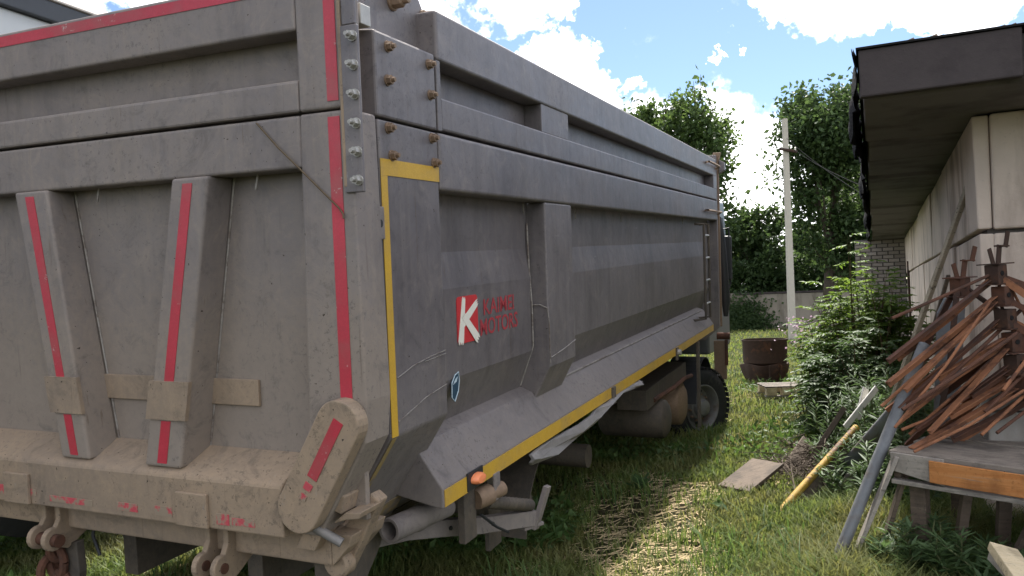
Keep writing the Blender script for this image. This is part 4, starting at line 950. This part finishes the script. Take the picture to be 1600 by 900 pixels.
for k in range(6):
    j = random.uniform(-.06, .06); dr = R_(33 + 4 * math.sin(k * 2.1))
    lg = [(LEFT + .05 + j, .80 if k else .72, dr if k else R_(25), 'rod' if k in (0, 5) else 'angle', -.02), (LEFT - .22 + j, .84, dr + .10, 'angle', -.045), (LEFT + .24 + j, .78, dr + .06, 'angle', -.055),
          (LEFT + 2.75 + j, .78, R_(34), 'angle', -.04), (LEFT + 3.4 + j, .80, R_(30), 'rod' if k % 2 else 'angle', -.03)]
    if k in (2, 4): lg.pop(2)
    if k in (1, 3): lg.append((LEFT + .12 - j, .88, dr + .02, 'rod', -.06))
    ro = random.uniform(-.55, .55); lg = [(q[0] - ro,) + q[1:] for q in lg]
    stand((hc.x + xo[k], hc.y - .01 * k, zs[k]), ro, lg, (random.uniform(-.05, .05), random.uniform(-.07, .07)), lab[k], [('rust_dark', 'rust')[k % 2], ('rust', 'rust_orange')[k % 2], ('rust_orange', 'rust')[k % 2]], k == 0)
rods = [((1548, 470, 5.02), (1398, 668, 4.95), 'bent rusty rod lying across the front of the stack, lowest on the left'), ((1590, 520, 5.0), (1410, 640, 4.92), 'orange rusty rod across the middle of the stack'), ((1600, 610, 4.85), (1428, 706, 4.9), 'thin rusty rod along the foot of the stack'), ((1610, 470, 5.2), (1470, 600, 5.05), 'rusty rod behind the front legs of the stack'), ((1575, 440, 5.25), (1640, 560, 5.3), 'rusty rod sloping down to the right of the stack top')]
for k, (a_, b_, lb) in enumerate(rods):
    a_, b_ = at(*a_), at(*b_); mid = a_.lerp(b_, .5) + Vector((random.uniform(-.02, .02), 0, random.uniform(-.03, .02)))
    tag(MB().tube([(0, 0, 0), mid - a_, b_ - a_], .009 + .003 * (k % 2), 8).build('rusty_rod', ('rust_orange', 'rust')[k % 2], None, 0, True, loc=a_), lb, 'rod', 'loose rusty rods on the bench')
hr = at(1668, 500, 5.12)
for k, (z_, lb) in enumerate(((1.60, 'topmost stand of the second stack, cut by the right edge'), (1.46, 'second stand from the top in the stack at the right edge'), (1.33, 'third stand from the top in the stack at the right edge'), (1.20, 'lowest stand in the stack at the right edge'))):
    ro = random.uniform(-.5, .5); lg = [(LEFT + q - ro, l_, R_(dd), kd, st) for q, l_, dd, kd, st in ((.10, .78, 30, 'angle', -.02), (-.25, .82, 36, 'angle', -.04), (.35, .74, 34, 'rod', -.05), (2.9, .7, 34, 'angle', -.03))]
    stand((hr.x + .02 * k, hr.y, z_), ro, lg, (random.uniform(-.05, .05), random.uniform(-.06, .06)), lb, [('rust', 'rust_dark')[k % 2], ('rust_orange', 'rust')[k % 2], ('rust', 'rust_orange')[k % 2]])
h2 = at(1500, 445, 5.55)
stand((h2.x, h2.y, h2.z), .3, [(LEFT + .5, .85, R_(58), 'angle', -.03), (LEFT - .6, .8, R_(62), 'angle', -.03), (LEFT + 2.4, .6, R_(40), 'rod', -.03), (LEFT + 3.2, .6, R_(35), 'rod', -.03)], (.05, -.06), 'smaller rusty stand behind the stack, nearer the long wall', ['rust', 'rust_dark', 'rust'], True)

# ------------------------------------------------------------------ leaning pipes, sticks and boards
def up_tube(name, a, b, r, mat, lab, cat, hollow=True, n=18):
    a, b = Vector(a), Vector(b); d = (b - a); ln = d.length; o = empty(name, a)
    mb = MB(); mb.lathe([(0, 0), (0, r), (ln * .5, r * 1.0), (ln, r), (ln, r * .86), (ln - .2, r * .86), (ln - .2, 0)], (0, 0, 0), d, n)
    bpy.data.objects.remove(o); t = mb.build(name, mat, None, 0, True, loc=a); return tag(t, lab, cat)
up_tube('steel_pipe', grd(1300, 895), at(1444, 538, 5.30), .036, 'galvanised', 'thick grey galvanised pipe leaning against the rusty stands', 'pipe')
up_tube('steel_pipe', grd(1372, 820) + Vector((.1, 1.2, 0)), at(1436, 600, 5.9), .055, 'galvanised', 'short wide pipe behind the rusty legs, beside the thick galvanised pipe', 'pipe')
up_tube('yellow_pipe', grd(1216, 803), at(1338, 668, 7.0), .031, 'yellow_pipe', 'rusty yellow pipe slanting out of the weeds', 'pipe')
def board(name, a, b, w, th, mat, lab, cat, up=(0, 0, 1), bev=.004):
    a, b = Vector(a), Vector(b); o = MB().bar((0, 0, 0), b - a, w, th, up).build(name, mat, None, bev, loc=a)
    return tag(o, lab, cat)
board('wooden_stick', grd(1352, 745), at(1513, 290, 6.45), .055, .03, 'wood_stick', 'long thin pale stick leaning against the shed wall', 'stick')
board('wooden_stick', grd(1395, 735), at(1482, 430, 6.4), .03, .02, 'wood_brown', 'short dark stick behind the rusty stands, beside the long pale one', 'stick')
board('plank', grd(1330, 890) + Vector((.02, .05, .02)), at(1400, 712, 4.98), .09, .025, 'wood_grey', 'grey plank leaning on the bench end beside the galvanised pipe', 'plank', (1, -.3, 0))
board('plank', grd(1375, 880) + Vector((.02, .05, .02)), at(1412, 745, 5.0), .07, .025, 'wood_brown', 'brown plank leaning under the bench end', 'plank', (1, -.3, 0))
board('plank', grd(1146, 765, .05), grd(1200, 722, .22), .34, .03, 'wood_brown', 'flat grey plank lying in the straw left of the yellow pipe', 'plank')
board('rotten_board', grd(1256, 735, .02), at(1318, 640, 7.9), .17, .05, 'bark_board', 'rotten brown board lying behind the yellow pipe', 'board', (1, 0, .6))
board('rotten_board', grd(1235, 690, .05), grd(1300, 700, .16), .30, .03, 'bark_board', 'short rotten brown board under the longer one in the weeds', 'board', (0, -.3, 1))
board('rotten_board', grd(1235, 792, .03), at(1335, 700, 6.9), .10, .03, 'bark_board', 'narrow rotten board just under the yellow pipe', 'board', (1, 0, .6))
board('white_slat', at(1320, 668, 7.2), at(1370, 606, 7.3), .06, .015, 'white_board', 'white broken slat sticking up from the weeds', 'slat', (1, -1, .4))
board('white_slat', at(1340, 655, 7.25), at(1353, 607, 7.35), .075, .014, 'white_board', 'wider white broken slat standing beside the other one', 'slat', (.5, -1, 0))
sh_a = at(1478, 520, 5.95)
tag(MB().prism([(-.13, -.75), (.06, -.70), (.15, .18), (.0, .26), (-.06, .15)], 'y', -.006, .006).build('metal_sheet', 'galvanised', None, .002, loc=sh_a), 'bent grey sheet metal standing behind the rusty legs', 'sheet metal')
# stakes and offcuts under and behind the bench
for k, (p, q, w, lab_) in enumerate(((( .25, .3, 0), (.35, .25, .52), .06, 'thin stake standing under the left end of the bench'), ((.45, .5, 0), (.5, .45, .5), .08, 'broad stake standing under the middle of the bench'), ((.95, .35, 0), (.9, .4, .48), .05, 'stake standing under the right end of the bench'))):
    board('wooden_stake', benchp(*p), benchp(*q), w, .04, 'wood_brown', lab_, 'stake', (0, 1, 0))
for k, (p, q, w, lab_) in enumerate((((.05, .2, .02), (.9, .75, .10), .16, 'dark plank lying under the bench'), ((.3, .75, .02), (1.3, .3, .2), .12, 'second dark plank lying across the other under the bench'), ((1.15, .3, 0), (1.05, .75, .5), .10, 'broad board leaning under the right end of the bench'), ((.55, .15, .0), (.70, .6, .45), .09, 'narrow board leaning under the middle of the bench'))):
    board('scrap_board', benchp(*p), benchp(*q), w, .03, 'wood_brown', lab_, 'board', (0, 1, .3))
bc = at(1590, 652, 5.35)
blk = empty('concrete_block', (bc.x, bc.y, bz(.8) + .005), BA); blk.rotation_euler.z = BA + .1; tag(blk, 'grey concrete block on the back of the bench under the rusty stands', 'block')
rough_panel((-.20, -.12, 0), (.25, .12, .20), 5, .008).build('block_body', 'block_concrete', blk, .012); rough_panel((-.19, -.11, .205), (.25, .12, .34), 6, .008).build('block_body', 'block_concrete', blk, .012)
for k in range(4):
    a = grd(1660 + k * 6, 905 + k * 4); b_ = at(1572 + k * 14, 858 - 4 * k, 4.05 + .1 * k)
pl0 = at(1566, 858, 4.1)
tag(MB().bar((0, 0, 0), at(1660, 990, 3.3) - pl0, .13, .045, (.2, -.3, 1)).build('sawn_plank', 'wood_pale', None, .004, loc=pl0), 'bright freshly sawn plank end at the bottom right corner', 'plank')
pk = pl0 + Vector((.10, .16, -.10))
tag(MB().bar((0, 0, 0), at(1690, 985, 3.4) - pl0, .16, .045, (.2, -.3, 1)).build('sawn_plank', 'wood_grey', None, .004, loc=pk), 'greyer sawn plank just below the bright one', 'plank')

# ------------------------------------------------------------------ big bush by the shed
def bush(name, loc, h, rad, nst, per, leafl, leafw, mat, label, seed, cat='bush', pinn=True, group=None, droop=.25, stem='stem_brown', spread=.55):
    g = np.random.default_rng(seed); r = random.Random(seed); t = empty(name, loc); tag(t, label, cat, group)
    mb = MB(); P, D, Nn, Ls = [], [], [], []
    for s_ in range(nst):
        az = r.uniform(0, 6.28); rr_ = rad * math.sqrt(r.random()); hh = h * (1 - .45 * (rr_ / rad) ** 1.5) * r.uniform(.72, 1.02)
        b0_ = Vector((math.cos(az) * rr_ * .35, math.sin(az) * rr_ * .35, -.03)); b1_ = Vector((math.cos(az) * rr_, math.sin(az) * rr_, hh))
        mid = b0_.lerp(b1_, .5) + Vector((r.gauss(0, .06), r.gauss(0, .06), .05 * hh)); pts = [b0_, b0_.lerp(mid, .6), mid, mid.lerp(b1_, .6), b1_]
        mb.tube(pts, [.012 * h / 1.5, .010 * h / 1.5, .007 * h / 1.5, .005, .002], 5)
        for k in range(per):
            tt = (.16 + .84 * (k + r.random()) / per); i_ = min(3, int(tt * 4)); f_ = tt * 4 - i_; p = pts[i_].lerp(pts[i_ + 1], f_); a2 = r.uniform(0, 6.28)
            d = Vector((math.cos(a2), math.sin(a2), r.uniform(-.1, .7))).normalized()
            if pinn:
                L_ = spread * r.uniform(.5, 1.0) * (1.15 - .5 * tt); nl = max(5, int(L_ / (leafl * .42)))
                for m_ in range(nl + 1):
                    q = p + d * L_ * (m_ + 1) / (nl + 1) - Vector((0, 0, droop * L_ * ((m_ + 1) / (nl + 1)) ** 2))
                    sd_ = d.cross(Vector((0, 0, 1))).normalized()
                    for sg in ((-1, 1) if m_ < nl else (0,)):
                        P.append(q); D.append(d * .6 + sd_ * sg * 1.0 + Vector((r.gauss(0, .15), r.gauss(0, .15), -.25 + r.gauss(0, .15)))); Nn.append(Vector((r.gauss(0, .3), r.gauss(0, .3), 1))); Ls.append(leafl * r.uniform(.7, 1.2))
            else:
                P.append(p); D.append(d + Vector((0, 0, .25))); Nn.append(Vector((-d.x * .6 + r.gauss(0, .3), -d.y * .6 + r.gauss(0, .3), .8))); Ls.append(leafl * r.uniform(.6, 1.2) * (1.15 - .4 * tt))
    mb.build('stem', stem, t, 0, True); Ls = np.array(Ls)
    leaf_mesh('foliage', np.array([tuple(v) for v in P]), np.array([tuple(v) for v in D]), np.array([tuple(v) for v in Nn]), Ls, Ls * leafw, mat, t); return t
def gl(px, D): p = at(px, 460, D); return (p.x, p.y, 0)
bush('leafy_shrub', gl(1335, 10.2), 2.5, .66, 44, 13, .085, .42, 'leaf_bush', 'tall light green shrub with feathery leaves beside the shed', 41)
bush('leafy_shrub', gl(1385, 10.6), 2.15, .55, 30, 12, .085, .42, 'leaf_bush', 'feathery shrub against the brick wall, right of the tallest one', 42)
bush('leafy_shrub', gl(1300, 10.8), 1.75, .45, 34, 11, .085, .42, 'leaf_bush', 'lower feathery shrub on the left of the shrub group', 43, spread=.4)
bush('leafy_shrub', gl(1345, 9.2), 1.5, .6, 34, 12, .075, .42, 'leaf_weed', 'dark low shrub in front of the tall feathery one', 44)
bush('flowering_weed', gl(1258, 11.2), 1.3, .3, 12, 30, .05, .35, 'leaf_weed', 'thin weed with small pinkish flower heads at the shrub edge', 45, 'weed', False)
fl = leaf_mesh('flower_heads', np.array(gl(1258, 11.2)) + np.stack([rng.normal(0, .2, 160), rng.normal(0, .15, 160), rng.uniform(.95, 1.4, 160)], 1), rdirs(160, .5), rdirs(160, .5), .035, .03, 'flower', None); fl['kind'] = 'stuff'
wd = [(1365, 8.3, 1.15, 'narrow-leaved weed between the low shrub and the shed wall'), (1402, 7.5, .95, 'narrow-leaved weed beside the wide pipe'), (1352, 7.15, .7, 'narrow-leaved weed just right of the white slats'), (1318, 7.0, .42, 'short weed behind the top of the yellow pipe'), (1420, 4.85, .38, 'low leafy weed in front of the left bench leg'), (1500, 4.6, .36, 'low leafy weed in front of the middle of the bench'), (1345, 7.6, 1.05, 'tall narrow-leaved weed left of the galvanised pipe'), (1385, 7.9, 1.25, 'tall narrow-leaved weed against the shed wall'), (1322, 8.4, .95, 'narrow-leaved weed behind the white slats'), (1405, 8.6, 1.3, 'narrow-leaved weed at the foot of the shed wall, farthest back'), (1360, 6.8, .75, 'narrow-leaved weed beside the yellow pipe'), (1335, 6.5, .6, 'short narrow-leaved weed in front of the yellow pipe'), (1380, 6.1, .65, 'short weed growing between pipe and bench'), (1296, 7.9, .4, 'short weed among the rotten boards'), (1425, 7.2, 1.0, 'narrow-leaved weed in the shed corner behind the rusty legs')]
for k, (px, D, h, lb) in enumerate(wd):
    bush('tall_weed', gl(px, D), h, .28 + .12 * h, 18, 34, .15, .17, 'leaf_weed', lb, 60 + k, 'weed', False, 'narrow-leaved weeds by the shed', stem='stem_green')
bc_ = grd(1288, 758); n = 520; tw_ = MB()
for k in range(n):
    c = Vector((bc_.x + random.gauss(0, .20), bc_.y + random.gauss(.1, .32), .02 + abs(random.gauss(0, .10)))); a = random.uniform(0, 6.28); d = Vector((math.cos(a), math.sin(a), random.gauss(0, .35))) * random.uniform(.06, .28)
    tw_.tube([c - d, c + Vector((random.gauss(0, .02), random.gauss(0, .02), .02)), c + d], [.005, .004, .0015], 4, False)
o = tw_.build('brush_pile', 'bark_board', fixn=False); o['kind'] = 'stuff'; o['label'] = 'heap of dry brown twigs and rubbish under the yellow pipe'
for k, (pa, pb_, w, lb) in enumerate((((1225, 745, .05), (1262, 690, .22), .14, 'dark broken board standing at the left of the twig heap'), ((1280, 770, .04), (1330, 745, .18), .12, 'dark broken board at the right of the twig heap'), ((1300, 790, .03), (1345, 720, .30), .08, 'grey splintered board at the lower right of the twig heap'))):
    board('broken_board', grd(*pa), grd(pb_[0], pb_[1], pb_[2]), w, .025, ('bark_board', 'wood_brown', 'wood_weathered')[k], lb, 'board', (.6, -.6, .6))
# broad-leaved dock plant in the lane
dk = grd(1000, 768); dockt = empty('dock_plant', (dk.x, dk.y, .0)); tag(dockt, 'single broad-leaved dock plant in the lane beside the truck', 'plant')
for k in range(13):
    a = 2.4 * k; e = R_(35 + 40 * random.random()); d = Vector((math.cos(a) * math.cos(e), math.sin(a) * math.cos(e), math.sin(e))); s_ = d.cross(Vector((0, 0, 1))).normalized(); u_ = s_.cross(d); ln = random.uniform(.14, .24); vs = []
    for i_ in range(6):
        t_ = i_ / 5; w = .045 * math.sin(math.pi * min(1, t_ * .93 + .07)) ** .7; c = d * ln * t_ + Vector((0, 0, -.10 * ln * t_ * t_ * 4 * .3)); vs += [c - s_ * w + u_ * .01, c - u_ * .004, c + s_ * w + u_ * .01]
    MB().add(vs, [(3 * i_ + j, 3 * i_ + j + 1, 3 * i_ + j + 4, 3 * i_ + j + 3) for i_ in range(5) for j in range(2)]).build('leaf', 'leaf_dock', dockt, 0, True, fixn=False)
# creeper on the far wall
n = 2600; p0 = at(1155, 490, 40); V = np.stack([p0.x + rng.normal(0, .75, n), np.full(n, 40.05) - rng.random(n) * .15, np.abs(rng.normal(0, .7, n))], 1)
iv = leaf_mesh('creeper', V, rdirs(n), np.tile([0, -1, .3], (n, 1)) + rng.normal(0, .4, (n, 3)), .16, .13, 'leaf_dark'); tag(iv, 'green creeper climbing the far wall beside the truck cab', 'creeper')

# ------------------------------------------------------------------ grass, straw, ground cover
def vnoise(x, y, s, seed):
    g = np.random.default_rng(seed).random((64, 64)); xi, yi = x * s, y * s; x0, y0 = np.floor(xi).astype(int), np.floor(yi).astype(int); fx, fy = xi - x0, yi - y0
    fx = fx * fx * (3 - 2 * fx); fy = fy * fy * (3 - 2 * fy); q = lambda a, b: g[a % 64, b % 64]
    return (q(x0, y0) * (1 - fx) + q(x0 + 1, y0) * fx) * (1 - fy) + (q(x0, y0 + 1) * (1 - fx) + q(x0 + 1, y0 + 1) * fx) * fy
def lane(x, y):                                # distance right of the truck side, along the ground
    return (x - VP0.x) * VR.x + (y - VP0.y) * VR.y
def sample(n, y0, y1, p=1.5, spread=.78):
    u = rng.random(n); y = (y0 ** (1 - p) + u * (y1 ** (1 - p) - y0 ** (1 - p))) ** (1 / (1 - p)); x = (rng.random(n) * 2 - 1) * spread * y; return x, y
def inshed(x, y):
    dx_, dy_ = x - B0.x, y - B0.y; return (dx_ * BR.x + dy_ * BR.y > 0) & (dx_ * BF.x + dy_ * BF.y > 0)
def bare(x, y):                                # straw patches: trodden lane beside the truck
    v = vnoise(x, y, 1.1, 3) * .6 + vnoise(x, y, 3.1, 4) * .4
    l = lane(x, y); c = np.exp(-((l - .25) / .55) ** 2) * np.exp(-((y - 5.9) / 2.3) ** 2) * .30
    return v + c
def blades(name, x, y, h, w, mat, bend=.5):
    n = len(x); z = gz(x, y) - .01; a = rng.random(n) * 6.283; d = np.stack([np.cos(a), np.sin(a)], 1); s_ = np.stack([-d[:, 1], d[:, 0]], 1) * (w / 2)[:, None]
    b = (bend * (.3 + rng.random(n)))[:, None] * h[:, None] * d
    B = np.stack([x, y], 1); V = np.zeros((n, 5, 3))
    V[:, 0, :2] = B - s_; V[:, 1, :2] = B + s_; V[:, 2, :2] = B - s_ * .75 + b * .3; V[:, 3, :2] = B + s_ * .75 + b * .3; V[:, 4, :2] = B + b
    V[:, 0, 2] = z; V[:, 1, 2] = z; V[:, 2, 2] = z + h * .58; V[:, 3, 2] = z + h * .58; V[:, 4, 2] = z + h * (1 - .25 * bend)
    i_ = (np.arange(n) * 5)[:, None]; o = np_mesh(name, V.reshape(-1, 3), [i_ + np.array([0, 1, 3, 2]), i_ + np.array([2, 3, 4])], mat); o['kind'] = 'stuff'; return o
x, y = sample(260000, 4.0, 42, 1.55); bv = bare(x, y); m = (rng.random(len(x)) < np.clip((.88 - bv) * 4, .14, 1)) & ~inshed(x, y)
x, y = x[m], y[m]; side_ = np.clip((lane(x, y) - 1.15) / .7, 0, 1) * np.clip((11 - y) / 4, 0, 1)
hgt_ = (.05 + .07 * rng.random(len(x)) ** 1.5 + .07 * vnoise(x, y, 1.7, 8)) * (1 + 1.0 * side_) * np.where(y > 20, 1.15, 1)
blades('grass', x, y, hgt_, .005 + .0011 * y * (.6 + .6 * rng.random(len(x))), 'leaf_grass', .7)
# longer tufts here and there
x, y = sample(9000, 4.2, 20, 1.4); m = (vnoise(x, y, 2.3, 15) + .25 * np.clip(lane(x, y) - .9, 0, 1) > .66) & ~inshed(x, y); x, y = x[m], y[m]
blades('long_grass', x, y, .14 + .18 * rng.random(len(x)), .006 + .0009 * y, 'leaf_ground', .9)
# broad-leaved ground cover right of the lane
x, y = sample(60000, 5.0, 18, 1.3); l_ = lane(x, y); m = (vnoise(x, y, .9, 19) * .7 + .35 * np.exp(-((l_ - 1.2) / .8) ** 2) * (y > 7.2) + .2 * (x < -1) > .50) & (bare(x, y) < .62) & ~inshed(x, y); x, y = x[m], y[m]; n = len(x)
D = rdirs(n, .25); o = leaf_mesh('ground_cover', np.stack([x, y, gz(x, y) + .02 + .09 * rng.random(n)], 1), D, rdirs(n, 2.0), .05 + .07 * rng.random(n), .025 + .03 * rng.random(n), 'leaf_ground'); o['kind'] = 'stuff'
# straw lying in the trodden patches
x, y = sample(42000, 4.0, 16, 1.5); m = (rng.random(len(x)) < np.clip((bare(x, y) - .54) * 4, .05, .8)) & ~inshed(x, y); x, y = x[m], y[m]; n = len(x)
a = np.where(rng.random(n) < .45, rng.normal(.3, .5, n), rng.random(n) * 6.283); d = np.stack([np.cos(a), np.sin(a)], 1) * (.02 + .10 * rng.random(n) ** 1.6)[:, None]; w = np.stack([-np.sin(a), np.cos(a)], 1) * ((.0010 + .00028 * y) * (.6 + .8 * rng.random(n)))[:, None]
z = gz(x, y) + .004 + .02 * rng.random(n); dz = rng.normal(0, .012, n); B = np.stack([x, y], 1); V = np.zeros((n, 4, 3)); V[:, 0, :2] = B - d - w; V[:, 1, :2] = B + d - w; V[:, 2, :2] = B + d + w; V[:, 3, :2] = B - d + w
V[:, :, 2] = z[:, None]; V[:, 1:3, 2] += dz[:, None]; V[:, 2:4, 2] += .002
i_ = (np.arange(n) * 4)[:, None]; o = np_mesh('straw', V.reshape(-1, 3), [i_ + np.array([0, 1, 2, 3])], 'straw'); o['kind'] = 'stuff'
